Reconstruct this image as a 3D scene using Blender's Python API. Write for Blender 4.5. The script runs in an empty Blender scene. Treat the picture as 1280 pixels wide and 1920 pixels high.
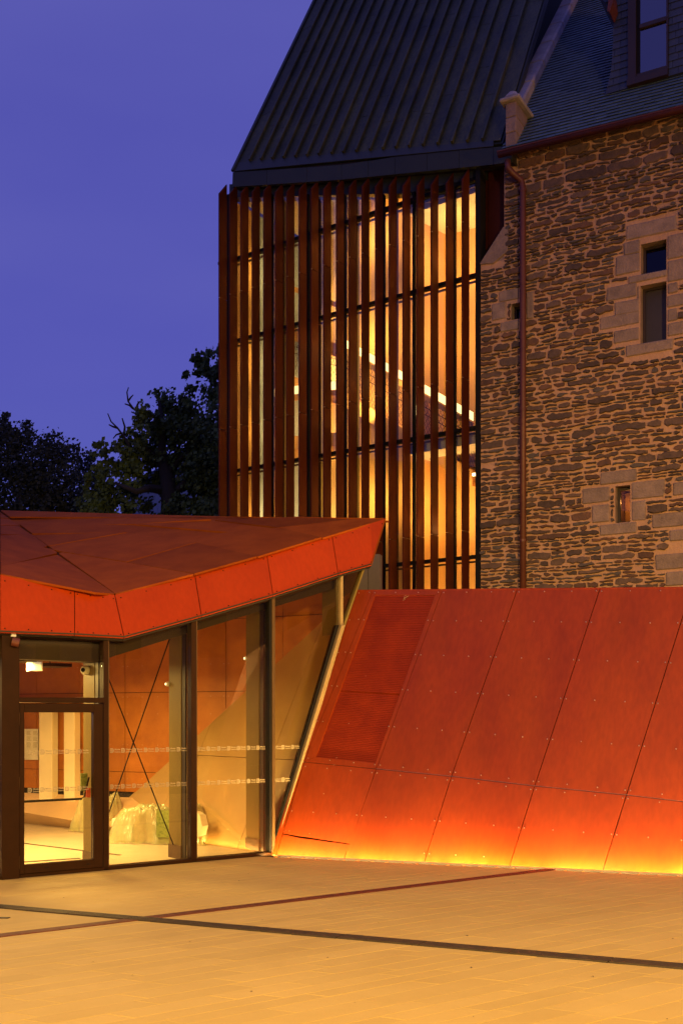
import bpy, bmesh, math, random
from mathutils import Vector, Matrix, noise
random.seed(7)
V = Vector
sc = bpy.context.scene

# ------------------------------------------------------------------ camera
F, CX, HY, EYE = 2000.0, 640.0, 1345.0, 2.0
cam_d = bpy.data.cameras.new('camera')
cam = bpy.data.objects.new('camera', cam_d)
sc.collection.objects.link(cam)
cam.location = (0, 0, EYE)
cam.rotation_euler = (math.radians(90), 0, 0)
cam_d.sensor_fit = 'HORIZONTAL'
cam_d.sensor_width = 36
cam_d.lens = F / 1280 * 36
cam_d.shift_y = (HY - 960) / 1280
cam_d.clip_end = 1000
sc.camera = cam

# ------------------------------------------------------------------ sky, sun, exposure
w = bpy.data.worlds.new('World'); sc.world = w; w.use_nodes = True
nt = w.node_tree; nt.nodes.clear()
out = nt.nodes.new('ShaderNodeOutputWorld'); bg = nt.nodes.new('ShaderNodeBackground')
tc = nt.nodes.new('ShaderNodeTexCoord'); sep = nt.nodes.new('ShaderNodeSeparateXYZ')
cr = nt.nodes.new('ShaderNodeValToRGB'); nz = nt.nodes.new('ShaderNodeTexNoise')
mx = nt.nodes.new('ShaderNodeMixRGB')
nt.links.new(tc.outputs['Generated'], sep.inputs[0]); nt.links.new(sep.outputs['Z'], cr.inputs[0])
e = cr.color_ramp.elements
e[0].position = 0.0; e[0].color = (0.066, 0.100, 0.46, 1)
e[1].position = 0.75; e[1].color = (0.076, 0.074, 0.37, 1)
e2 = e.new(0.30); e2.color = (0.086, 0.091, 0.455, 1)
nz.inputs['Scale'].default_value = 2.2; nz.inputs['Detail'].default_value = 3
mpp = nt.nodes.new('ShaderNodeMapping'); mpp.inputs['Scale'].default_value = (1, 1, 3.2); mpp.inputs['Rotation'].default_value = (0, .25, 0)
nt.links.new(tc.outputs['Generated'], mpp.inputs[0]); nt.links.new(mpp.outputs[0], nz.inputs['Vector'])
mp = nt.nodes.new('ShaderNodeMapRange'); mp.inputs[1].default_value = .35; mp.inputs[2].default_value = .7
mp.inputs[3].default_value = 0; mp.inputs[4].default_value = .42
nt.links.new(nz.outputs[0], mp.inputs[0]); nt.links.new(mp.outputs[0], mx.inputs[0])
nt.links.new(cr.outputs[0], mx.inputs[1]); mx.inputs[2].default_value = (0.13, 0.130, 0.48, 1)
nt.links.new(mx.outputs[0], bg.inputs[0]); bg.inputs[1].default_value = 1.0
nt.links.new(bg.outputs[0], out.inputs[0])

def lamp(name, kind, loc, energy, color, size=1.0, size_y=None, direction=None, spot=None, blend=.5):
    d = bpy.data.lights.new(name, kind); d.energy = energy; d.color = color
    if kind == 'AREA':
        d.size = size
        if size_y: d.shape = 'RECTANGLE'; d.size_y = size_y
    elif kind == 'SUN': d.angle = size
    else: d.shadow_soft_size = size
    if spot: d.spot_size = math.radians(spot); d.spot_blend = blend
    o = bpy.data.objects.new(name, d); sc.collection.objects.link(o); o.location = loc
    if direction is not None: o.rotation_euler = V(direction).to_track_quat('-Z', 'Y').to_euler()
    return o
WARM = (1.0, .50, .17)
lamp('dusk_fill', 'SUN', (0, 0, 30), .05, (.55, .6, 1), math.radians(20), direction=(.35, .6, -.7))  # faint bluish fill from one side, added to help the roof shading
# unseen floodlights give the plaza its warm street light, without masts
lamp('plaza_floodlight', 'SPOT', (-4.5, -3.5, 7), 11500, (1, .63, .17), .5, direction=(.15, 1, -.75), spot=100, blend=1)
lamp('plaza_floodlight', 'SPOT', (6, -4, 6.5), 12000, (1, .61, .17), .5, direction=(-.1, 1, -.50), spot=105, blend=1)
lamp('plaza_floodlight', 'SPOT', (16, 3, 5), 4200, (1, .48, .13), .4, direction=(-.75, 1, .25), spot=100, blend=1)

sc.view_settings.view_transform = 'Standard'; sc.view_settings.look = 'None'
sc.view_settings.exposure = 0; sc.view_settings.gamma = 1
sc.view_settings.use_curve_mapping = False
cy = sc.cycles
sc.render.engine = 'CYCLES'
cy.use_denoising = True
try: cy.denoiser = 'OPENIMAGEDENOISE'
except Exception: pass
cy.max_bounces = 7; cy.diffuse_bounces = 4; cy.glossy_bounces = 4; cy.transmission_bounces = 6
cy.transparent_max_bounces = 16; cy.caustics_reflective = False; cy.caustics_refractive = False
cy.sample_clamp_indirect = 4.0

# ------------------------------------------------------------------ planes of the place
CAM = V((0, 0, EYE))
def ray(px, py): return V(((px - CX) / F, 1, (HY - py) / F))
def hit(px, py, pl):
    p, n = pl; r = ray(px, py)
    return CAM + r * ((p - CAM).dot(n) / r.dot(n))
UP = V((0, 0, 1))
G0 = V((-1.042, 15.44, 0))
GS = V((.805, .594, 0)).normalized()          # along the glass front, to the right
GN = V((.594, -.805, 0)).normalized()         # out of the glass front
def glass(o): return (G0 + GN * o, GN)
# leaning steel wall
_q = hit(668, 1106, glass(0)); _row = V((-3077, 2000, 234)).normalized()
WN = (_q - G0).cross(_row).normalized()
if WN.y > 0: WN = -WN
def wall(o): return (G0 + WN * o, WN)
_c = hit(1280, 1640, wall(0)); SL = _c.z / (_c - G0).dot(GN)
GRN = (UP - GN * SL).normalized()
GROUND = (G0, GRN)
def ground_z(p): return max(0, (V((p[0], p[1], 0)) - G0).dot(GN)) * SL
def gxy(s, d, dz=0): return G0 + GS * s + GN * d + UP * (max(0, min(d, 24)) * SL + dz)
# tower
TC = V((2.6, 20, 0)); TS = V((.81, -.586, 0)).normalized(); TN = V((-.586, -.81, 0)).normalized()
def tower(o): return (TC + TN * o, TN)
# stone house
SS = V((.87, -.49, 0)).normalized(); SN = V((-.49, -.87, 0)).normalized()
def stone(o): return (TC + SN * o, SN)
# inner leaning wall, back wall of the hall
IN = V((.681, .593, -.429)).normalized(); INW = (G0 + V((0, .02, 0)), IN)
BK = V((-.466, -.884, 0)).normalized(); BACK = (V((-3.38, 18.8, 0)), BK)

# ------------------------------------------------------------------ building helpers
ORG = {}
def link(o, parent=None):
    sc.collection.objects.link(o)
    if parent is not None: o.parent = parent
    return o
def tag(o, label=None, cat=None, group=None, kind=None):
    if label: o['label'] = label
    if cat: o['category'] = cat
    if group: o['group'] = group
    if kind: o['kind'] = kind
    return o
def thing(name, label, cat, loc, group=None):
    o = bpy.data.objects.new(name, None); o.location = loc; o.empty_display_size = .2
    link(o); ORG[o] = V(loc); return tag(o, label, cat, group)
def mk(name, verts, faces, mat, parent=None, smooth=False, bevel=0):
    org = ORG.get(parent, V((0, 0, 0))) if parent is not None else V((0, 0, 0))
    me = bpy.data.meshes.new(name)
    me.from_pydata([tuple(V(v) - org) for v in verts], [], faces)
    if mat: me.materials.append(mat)
    me.validate()
    bm = bmesh.new(); bm.from_mesh(me); bmesh.ops.recalc_face_normals(bm, faces=bm.faces[:])
    if bevel: bmesh.ops.bevel(bm, geom=bm.edges[:], offset=bevel, segments=1, affect='EDGES')
    bm.to_mesh(me); bm.free()
    if smooth:
        for p in me.polygons: p.use_smooth = True
    o = bpy.data.objects.new(name, me); link(o, parent); ORG[o] = org
    return o
class B:
    """collects solids and links them as one mesh object"""
    def __init__(s): s.v = []; s.f = []
    def add(s, v, f):
        n = len(s.v); s.v += [V(a) for a in v]; s.f += [tuple(i + n for i in q) for q in f]; return s
    def prism(s, poly, ext):
        poly = [V(p) for p in poly]; n = len(poly); ext = V(ext)
        f = [tuple(range(n)), tuple(range(2 * n - 1, n - 1, -1))]
        f += [(i, (i + 1) % n, n + (i + 1) % n, n + i) for i in range(n)]
        return s.add(poly + [p + ext for p in poly], f)
    def box(s, o, a, b, c):
        o, a, b, c = V(o), V(a), V(b), V(c); return s.prism([o, o + a, o + a + b, o + b], c)
    def tube(s, pts, r, n=8):
        pts = [V(p) for p in pts]; rings = []
        rr = r if isinstance(r, (list, tuple)) else [r] * len(pts)
        for i, p in enumerate(pts):
            d = (pts[min(i + 1, len(pts) - 1)] - pts[max(i - 1, 0)]).normalized()
            x = d.cross(V((.31, .2, .93)) if abs(d.z) < .9 else V((1, 0.1, 0))).normalized(); y = d.cross(x)
            rings.append([p + (x * math.cos(t) + y * math.sin(t)) * rr[i] for t in [2 * math.pi * k / n for k in range(n)]])
        f = []
        for i in range(len(pts) - 1):
            for k in range(n): f.append((i * n + k, i * n + (k + 1) % n, (i + 1) * n + (k + 1) % n, (i + 1) * n + k))
        f += [tuple(range(n)), tuple((len(pts) - 1) * n + k for k in range(n))]
        return s.add([q for r_ in rings for q in r_], f)
    def build(s, name, mat, parent=None, **k): return mk(name, s.v, s.f, mat, parent, **k)
def inset(poly, n, g):
    n = n.normalized(); x = (poly[1] - poly[0]).normalized(); y = n.cross(x)
    o = poly[0]; P = [((p - o).dot(x), (p - o).dot(y)) for p in poly]
    m = len(P); area = sum(P[i][0] * P[(i + 1) % m][1] - P[(i + 1) % m][0] * P[i][1] for i in range(m))
    sg = 1 if area > 0 else -1; L = []
    for i in range(m):
        a, b = P[i], P[(i + 1) % m]; dx, dy = b[0] - a[0], b[1] - a[1]; l = math.hypot(dx, dy) or 1e-6
        nx, ny = -dy / l * sg, dx / l * sg; L.append((a[0] + nx * g, a[1] + ny * g, dx / l, dy / l))
    res = []
    for i in range(m):
        a, b = L[i - 1], L[i]; det = a[2] * b[3] - a[3] * b[2]
        if abs(det) < 1e-4: u, v_ = b[0], b[1]
        else:
            t = ((b[0] - a[0]) * b[3] - (b[1] - a[1]) * b[2]) / det; u, v_ = a[0] + a[2] * t, a[1] + a[3] * t
        zz = (poly[i] - o).dot(n)
        du_, dv_ = u - P[i][0], v_ - P[i][1]; dl_ = math.hypot(du_, dv_)
        if dl_ > 5 * g: u, v_ = P[i][0] + du_ / dl_ * 5 * g, P[i][1] + dv_ / dl_ * 5 * g
        res.append(o + x * u + y * v_ + n * zz)
    return res

# ------------------------------------------------------------------ materials
def mat(name, col, col2=None, rough=.6, metal=0, scale=3, bump=.0, bscale=40, rnd=0, spec=.5, contrast=(.3, .7), stretch=(1, 1, 1), rough2=None, streak=0):
    m = bpy.data.materials.new(name); m.use_nodes = True; t = m.node_tree; N = t.nodes; L = t.links
    p = N['Principled BSDF']; p.inputs['Roughness'].default_value = rough; p.inputs['Metallic'].default_value = metal
    p.inputs['Specular IOR Level'].default_value = spec
    tcn = N.new('ShaderNodeTexCoord'); mpn = N.new('ShaderNodeMapping'); mpn.inputs['Scale'].default_value = stretch
    L.new(tcn.outputs['Object'], mpn.inputs[0])
    n1 = N.new('ShaderNodeTexNoise'); n1.inputs['Scale'].default_value = scale; n1.inputs['Detail'].default_value = 6
    n1.inputs['Roughness'].default_value = .65; L.new(mpn.outputs[0], n1.inputs['Vector'])
    mr = N.new('ShaderNodeMapRange'); mr.inputs[1].default_value = contrast[0]; mr.inputs[2].default_value = contrast[1]
    L.new(n1.outputs[0], mr.inputs[0])
    mix = N.new('ShaderNodeMixRGB'); mix.inputs[1].default_value = (*col, 1); mix.inputs[2].default_value = (*(col2 or [c * .75 for c in col]), 1)
    L.new(mr.outputs[0], mix.inputs[0]); last = mix.outputs[0]
    if streak:
        ms = N.new('ShaderNodeMapping'); ms.inputs['Scale'].default_value = (14, 14, .30); L.new(tcn.outputs['Object'], ms.inputs[0])
        ns = N.new('ShaderNodeTexNoise'); ns.inputs['Scale'].default_value = 1.6; ns.inputs['Detail'].default_value = 5; L.new(ms.outputs[0], ns.inputs['Vector'])
        rs = N.new('ShaderNodeMapRange'); rs.inputs[1].default_value = .35; rs.inputs[2].default_value = .65; rs.inputs[3].default_value = 1 - streak; rs.inputs[4].default_value = 1 + streak * .4
        L.new(ns.outputs[0], rs.inputs[0]); vm = N.new('ShaderNodeVectorMath'); vm.operation = 'SCALE'; L.new(last, vm.inputs[0]); L.new(rs.outputs[0], vm.inputs['Scale']); last = vm.outputs[0]
    if rnd:
        oi = N.new('ShaderNodeObjectInfo'); r2 = N.new('ShaderNodeMapRange'); r2.inputs[3].default_value = 1 - rnd; r2.inputs[4].default_value = 1 + rnd
        L.new(oi.outputs['Random'], r2.inputs[0]); mu = N.new('ShaderNodeVectorMath'); mu.operation = 'SCALE'
        L.new(last, mu.inputs[0]); L.new(r2.outputs[0], mu.inputs['Scale']); last = mu.outputs[0]
    L.new(last, p.inputs['Base Color'])
    if rough2 is not None:
        r3 = N.new('ShaderNodeMapRange'); r3.inputs[1].default_value = .3; r3.inputs[2].default_value = .7
        r3.inputs[3].default_value = rough; r3.inputs[4].default_value = rough2
        n3 = N.new('ShaderNodeTexNoise'); n3.inputs['Scale'].default_value = scale * 1.7; n3.inputs['Detail'].default_value = 4
        L.new(mpn.outputs[0], n3.inputs['Vector']); L.new(n3.outputs[0], r3.inputs[0]); L.new(r3.outputs[0], p.inputs['Roughness'])
    if bump:
        n2 = N.new('ShaderNodeTexNoise'); n2.inputs['Scale'].default_value = bscale; n2.inputs['Detail'].default_value = 5
        L.new(mpn.outputs[0], n2.inputs['Vector']); b = N.new('ShaderNodeBump'); b.inputs['Strength'].default_value = bump
        b.inputs['Distance'].default_value = .02; L.new(n2.outputs[0], b.inputs['Height']); L.new(b.outputs[0], p.inputs['Normal'])
    return m
def emit(name, col, s):
    m = bpy.data.materials.new(name); m.use_nodes = True; p = m.node_tree.nodes['Principled BSDF']
    p.inputs['Base Color'].default_value = (*col, 1); p.inputs['Emission Color'].default_value = (*col, 1); p.inputs['Emission Strength'].default_value = s
    return m
def glassmat(name, tint, refl=.06, rough=0.0):
    m = bpy.data.materials.new(name); m.use_nodes = True; t = m.node_tree; t.nodes.clear(); N = t.nodes; L = t.links
    o = N.new('ShaderNodeOutputMaterial'); tr = N.new('ShaderNodeBsdfTransparent'); g = N.new('ShaderNodeBsdfGlossy'); mi = N.new('ShaderNodeMixShader')
    tr.inputs[0].default_value = (*tint, 1); g.inputs['Roughness'].default_value = rough
    lw = N.new('ShaderNodeFresnel'); lw.inputs['IOR'].default_value = 1.5
    mr = N.new('ShaderNodeMapRange'); mr.inputs[3].default_value = refl * .5 - (.03 if refl < .1 else 0); mr.inputs[4].default_value = 1
    mr.inputs[4].default_value = 1 if refl > .1 else .75
    L.new(lw.outputs[0], mr.inputs[0]); L.new(mr.outputs[0], mi.inputs[0]); L.new(tr.outputs[0], mi.inputs[1]); L.new(g.outputs[0], mi.inputs[2]); L.new(mi.outputs[0], o.inputs[0])
    return m
M = dict(
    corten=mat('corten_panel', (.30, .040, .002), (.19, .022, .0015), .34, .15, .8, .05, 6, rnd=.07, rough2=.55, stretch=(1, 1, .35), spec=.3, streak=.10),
    fascia=mat('fascia_panel', (.60, .068, .003), (.52, .055, .003), .40, .4, 1.2, .02, 5, rnd=.08, spec=.2, streak=.06),
    roofp=mat('canopy_roof_panel', (.31, .070, .006), (.21, .042, .004), .75, .0, 2, .03, 8, rnd=.24, spec=.06),
    grille=mat('grille_steel', (.27, .026, .002), (.19, .015, .002), .5, .1, 3, spec=.25),
    grille_back=mat('grille_backing_steel', (.16, .016, .002), None, .8, 0, spec=.1),
    bolt=mat('bolt_steel', (.55, .38, .25), None, .3, .8),
    gap=mat('dark_backing', (.012, .006, .004), None, .9),
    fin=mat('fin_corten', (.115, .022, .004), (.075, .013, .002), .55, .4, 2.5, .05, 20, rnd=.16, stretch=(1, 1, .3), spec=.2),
    bronze=mat('bronze_frame', (.030, .011, .003), (.022, .008, .002), .5, 0, 5, spec=.12),
    bronze_l=mat('bronze_bead', (.10, .055, .02), None, .45, .1, 5, spec=.3),
    black=mat('black_frame', (.012, .010, .009), None, .7, 0, spec=.15),
    alu=mat('pale_trim', (.36, .26, .12), (.30, .21, .10), .4, .2, 6),
    olive=mat('steel_post', (.17, .12, .03), (.14, .10, .025), .5, .0, 3, spec=.25),
    beam=mat('steel_beam', (.035, .022, .010), None, .5, .2, 3),
    glass=glassmat('clear_glass', (.93, .90, .80), .07),
    tglass=glassmat('tower_glass', (.90, .90, .86), .05),
    wglass=glassmat('house_window_glass', (.05, .05, .06), .09), dglass=glassmat('dormer_glass', (.10, .10, .12), .5),
    hall=mat('hall_corten_panel', (.44, .16, .018), (.31, .10, .012), .5, .1, 2.2, .04, 15, rnd=.06),
    tan=mat('tan_lining_panel', (.44, .29, .10), (.37, .24, .08), .45, .05, 1.5, .02, 10, rnd=.04),
    cream=mat('cream_plaster', (.80, .70, .50), (.74, .64, .45), .7, 0, 2),
    floor=mat('pale_floor', (.62, .53, .40), (.57, .48, .36), .30, 0, 1.5, rough2=.4),
    white=mat('white_paint', (.8, .8, .76), None, .5),
    paper=mat('notice_paper', (.72, .68, .58), None, .7),
    ink=mat('grey_ink', (.35, .31, .22), None, .7),
    plastic=mat('plastic_sheet', (.60, .56, .32), (.40, .42, .18), .16, 0, 4, .7, 11, spec=1),
    green=mat('green_crate', (.22, .27, .06), (.12, .16, .03), .5, 0, 25, contrast=(.5, .6)),
    logo=mat('frosted_vinyl', (.40, .33, .20), None, .5),
    pave=mat('paving_stone', (.58, .41, .115), (.51, .355, .095), .60, 0, 1.1, .12, 60, rnd=.055, rough2=.78),
    pave_base=mat('paving_bed', (.22, .15, .075), (.27, .19, .09), .85, 0, 6),
    rust=mat('rusty_strip', (.16, .038, .014), (.085, .018, .007), .6, .2, 14, .2, 80),
    drain=mat('drain_iron', (.075, .055, .032), (.045, .032, .02), .6, .3, 12, .2, 80),
    mortar=mat('lime_mortar', (.54, .31, .18), (.40, .22, .13), .95, 0, 2.2, .9, 26),
    stone=mat('schist_stone', (.135, .080, .052), (.070, .043, .031), .85, 0, 9, .7, 28, rnd=.38),
    stone2=mat('schist_stone_rusty', (.155, .072, .038), (.085, .046, .029), .85, 0, 9, .7, 28, rnd=.30),
    granite=mat('granite', (.32, .215, .16), (.19, .13, .10), .85, 0, 5, .8, 30, rnd=.12),
    granite_l=mat('granite_coping', (.42, .36, .32), (.25, .22, .21), .85, 0, 4, .6, 30, rnd=.10),
    slate=mat('slate', (.125, .185, .19), (.09, .14, .145), .45, 0, 5, .25, 30, rnd=.14, rough2=.6),
    slate_d=mat('slate_cheek', (.040, .052, .085), (.030, .038, .065), .5, 0, 5, .2, 30, rnd=.16),
    zinc=mat('dark_zinc', (.095, .092, .020), (.030, .033, .009), .5, .2, 1.8, .08, 12, rnd=.16, rough2=.6, stretch=(1, 1, .35), streak=.35),
    zincb=mat('zinc_band', (.036, .040, .020), (.026, .03, .016), .5, .2, 2, rnd=.12),
    gutter=mat('painted_gutter', (.13, .034, .012), (.09, .022, .009), .5, .1, 5),
    wood=mat('red_brown_wood', (.14, .032, .015), (.09, .02, .01), .6, 0, 8),
    dwood=mat('dark_window_wood', (.035, .018, .012), None, .5),
    shutter=mat('dark_shutter', (.045, .032, .034), (.035, .025, .028), .6),
    ochre=mat('plywood_lining', (.62, .36, .13), (.52, .28, .09), .6, 0, 1.8, stretch=(1, 1, .4), contrast=(.35, .65)),
    greyw=mat('grey_blue_lining', (.36, .44, .56), (.30, .38, .48), .8, 0, 1.5),  # cool grey-blue tone for lining strips in the left bays
    pinkw=mat('cream_blind', (.76, .54, .28), (.68, .47, .22), .8, 0, 1.5),
    bark=mat('bark', (.035, .026, .018), (.02, .015, .011), .9, 0, 8, .5, 20),
    leaf=mat('oak_leaves', (.085, .13, .022), (.040, .062, .013), .7, 0, 1.6, contrast=(.4, .6)),
    leaf_d=mat('dark_leaves', (.030, .036, .016), (.018, .022, .012), .75, 0, 1.6),
    render=mat('pale_render', (.30, .33, .38), None, .9),
    concrete=mat('grey_concrete', (.20, .16, .12), (.16, .13, .10), .8, 0, 3),
    grass=mat('dark_ground', (.05, .045, .03), None, .95),
    red=mat('red_box', (.6, .08, .02), None, .5),
    led=emit('led_white', (1, .74, .38), 7), lampm=emit('lamp_glow', (1, .85, .55), 3),
    exitm=emit('lit_sign', (.80, .80, .62), .55), tube=emit('stair_led', (1, .72, .32), 2.6),
)
for nme in ('plastic',):
    p_ = M[nme].node_tree.nodes['Principled BSDF']; p_.inputs['Alpha'].default_value = .55
def panel(name, pl_pts, n, mt, parent, th=.02, gap=.005, lift=0, kind=None):
    p = inset([V(q) for q in pl_pts], n, gap)
    b = B().prism([q + n * lift for q in p], -n * th)
    return b.build(name, mt, parent)

# ------------------------------------------------------------------ ground
g = B()
D_ = [-160, 0, 24, 160]
vs = []
for d in D_:
    for s in (-160, 160):
        p = G0 + GS * s + GN * d; vs.append((p.x, p.y, (max(0, min(d, 24)) * SL) - .13))
g.add(vs, [(0, 1, 3, 2), (2, 3, 5, 4), (4, 5, 7, 6)])
tag(g.build('ground', M['pave_base']), kind='structure')

# paving stones, rows run along the glass front, cross joints along the drain
tag_pav = thing('paving', 'pale stone setts laid in long narrow rows across the plaza', 'paving', G0); tag(tag_pav, kind='structure')
da = hit(230, 1720, GROUND); db = hit(1280, 1815, GROUND)
dd = (db - da).normalized(); skew = dd.dot(GS) / dd.dot(GN)
wl0 = G0; wlx = _c; wdir = (wlx - wl0); wdir.z = 0
def before_wall(p):   # plaza side of the foot of the leaning wall
    v = V((p[0], p[1], 0)) - V((G0.x, G0.y, 0)); c = wdir.x * v.y - wdir.y * v.x
    return c < -.0
cand = []
rw = .20; d = .035; row = 0
while d < 16.0:
    s = -16 + random.random(); 
    wrow = rw * random.choice([.8, 1, 1, 1.15])
    while s < 19:
        ln = random.uniform(.55, 1.15)
        c = gxy(s + skew * (d) + ln / 2, d + wrow / 2)
        if c.y > 4.6 and abs(c.x) < c.y * .48 + 1.5:
            # trim row ends at the wall foot
            q = [gxy(s + skew * d + .003, d + .003), gxy(s + skew * d + ln - .003, d + .003),
                 gxy(s + skew * (d + wrow) + ln - .003, d + wrow - .003), gxy(s + skew * (d + wrow) + .003, d + wrow - .003)]
            cand.append((c.length, q))
        s += ln
    d += wrow
def clip_poly(poly, p0, n):
    res = []
    for i in range(len(poly)):
        a, b = poly[i], poly[(i + 1) % len(poly)]; da_, db_ = (a - p0).dot(n), (b - p0).dot(n)
        if da_ >= 0: res.append(a)
        if (da_ >= 0) != (db_ >= 0): res.append(a + (b - a) * (da_ / (da_ - db_)))
    return res
wn = V((wdir.y, -wdir.x, 0)).normalized()
if wn.y > 0: wn = -wn
cand2 = []
for l, q in cand:
    q2 = clip_poly(q, G0 + wn * .20, wn)
    if len(q2) >= 3: cand2.append((l, q2))
cand2.sort(key=lambda t: t[0])
rest = B()
for k, (l, q) in enumerate(cand2):
    dz = random.uniform(0, .0008)
    q = [p + UP * (dz + random.uniform(-.0006, .0006)) for p in q]
    if k < 300: B().prism(q, (0, 0, -.10)).build('paving_stone', M['pave'], tag_pav)
    else: rest.prism(q, (0, 0, -.10))
bed = [gxy(-17, .03, -.004), gxy(20, .03, -.004), gxy(20, 16.2, -.004), gxy(-17, 16.2, -.004)]
bed = clip_poly(bed, G0 + wn * .20, wn)
B().prism(bed, (0, 0, -.02)).build('joint_sand', mat('joint_sand', (.13, .085, .04), None, .95, 0, 20, spec=.1), tag_pav)
tag(rest.build('paving_stones_far', M['pave'], tag_pav), kind='stuff')

def strip(a, b, w_, name, mt, lift, parent, jog=0):
    a, b = V(a), V(b); t = (b - a).normalized(); n = GRN.cross(t).normalized()
    return B().box(a - n * w_ / 2 + GRN * lift, b - a, n * w_, -GRN * .03).build(name, mt, parent)
ra = hit(-60, 1763, GROUND); rb = hit(1035, 1631, GROUND)
t = thing('rusty_steel_strip', 'flat rusty steel strip in the paving, ending at the foot of the leaning wall', 'steel strip', ra)
tn = GRN.cross((rb - ra).normalized()).normalized()
nseg = 9
for k in range(nseg):
    a = ra + (rb - ra) * (k / nseg) ; b = ra + (rb - ra) * ((k + 1) / nseg - .0006)
    strip(a, b, .155, 'steel_plate', M['rust'], .0085, t)
da = hit(-60, 1696, GROUND); db = hit(1480, 1832, GROUND); t = thing('slot_drain', 'dark iron slot drain crossing the plaza paving and passing under the rusty strip', 'drain', da)
n = GRN.cross((db - da).normalized()).normalized(); L_ = (db - da).length; dv = (db - da).normalized()
k = 0; x = 0
while x < L_:
    ln = min(.75, L_ - x); a = da + dv * x
    j = random.uniform(-.006, .006)
    sec = B().box(a - n * (.085 + j) + GRN * .004, dv * (ln - .01), n * .17, -GRN * .03)
    for q in range(4):
        sec.box(a - n * (.080 + j) + n * (.042 * q) + GRN * .0135, dv * (ln - .008), n * .028, -GRN * .012)
    sec.build('drain_section', M['drain'], t); x += ln
bs = hit(0, 1722, GROUND); 
tag(strip(hit(-80, 1721, GROUND), hit(17, 1722.5, GROUND), .05, 'drain_cover', M['drain'], .008, None), 'short dark cover strip in the paving near the left edge, below the slot drain', 'drain cover')

# ------------------------------------------------------------------ leaning corten wall
t = thing('leaning_steel_wall', 'large leaning wall of riveted orange-brown steel panels glowing along its foot', 'wall', G0)
LW = t
# joints: (x,y) at top, middle joint and foot
J = [((670, 1106), (559, 1428), (508, 1604)), ((700, 1105.5), (570, 1429), (517, 1605)), ((829, 1105), (705, 1442), (645, 1610)),
     ((970, 1103.5), (846, 1456), (795, 1617)), ((1125, 1102), (1002, 1474), (955, 1625)),
     ((1297, 1100.5), (1174, 1491), (1130, 1634)), ((1487, 1098), (1363, 1513), (1318, 1645)), ((1700, 1096), (1575, 1538), (1525, 1660)), ((1940, 1094), (1810, 1566), (1755, 1676))]
W0 = wall(0)
def wp(px, py, o=0): return hit(px, py, wall(o))
def foot(px):  # wall foot on the ground
    lo, hi = 1590, 1750
    for _ in range(40):
        m_ = (lo + hi) / 2; p = hit(px, m_, W0)
        if p.z > ground_z(p) - .0: lo = m_
        else: hi = m_
    return lo
back = B().prism([wp(672, 1107, -.035), wp(1938, 1096, -.035), wp(1750, foot(1750) + 3, -.035) - UP * .2, wp(510, foot(510) + 3, -.035) - UP * .2], -WN * .15)
back.build('backing', M['gap'], t)
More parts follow.
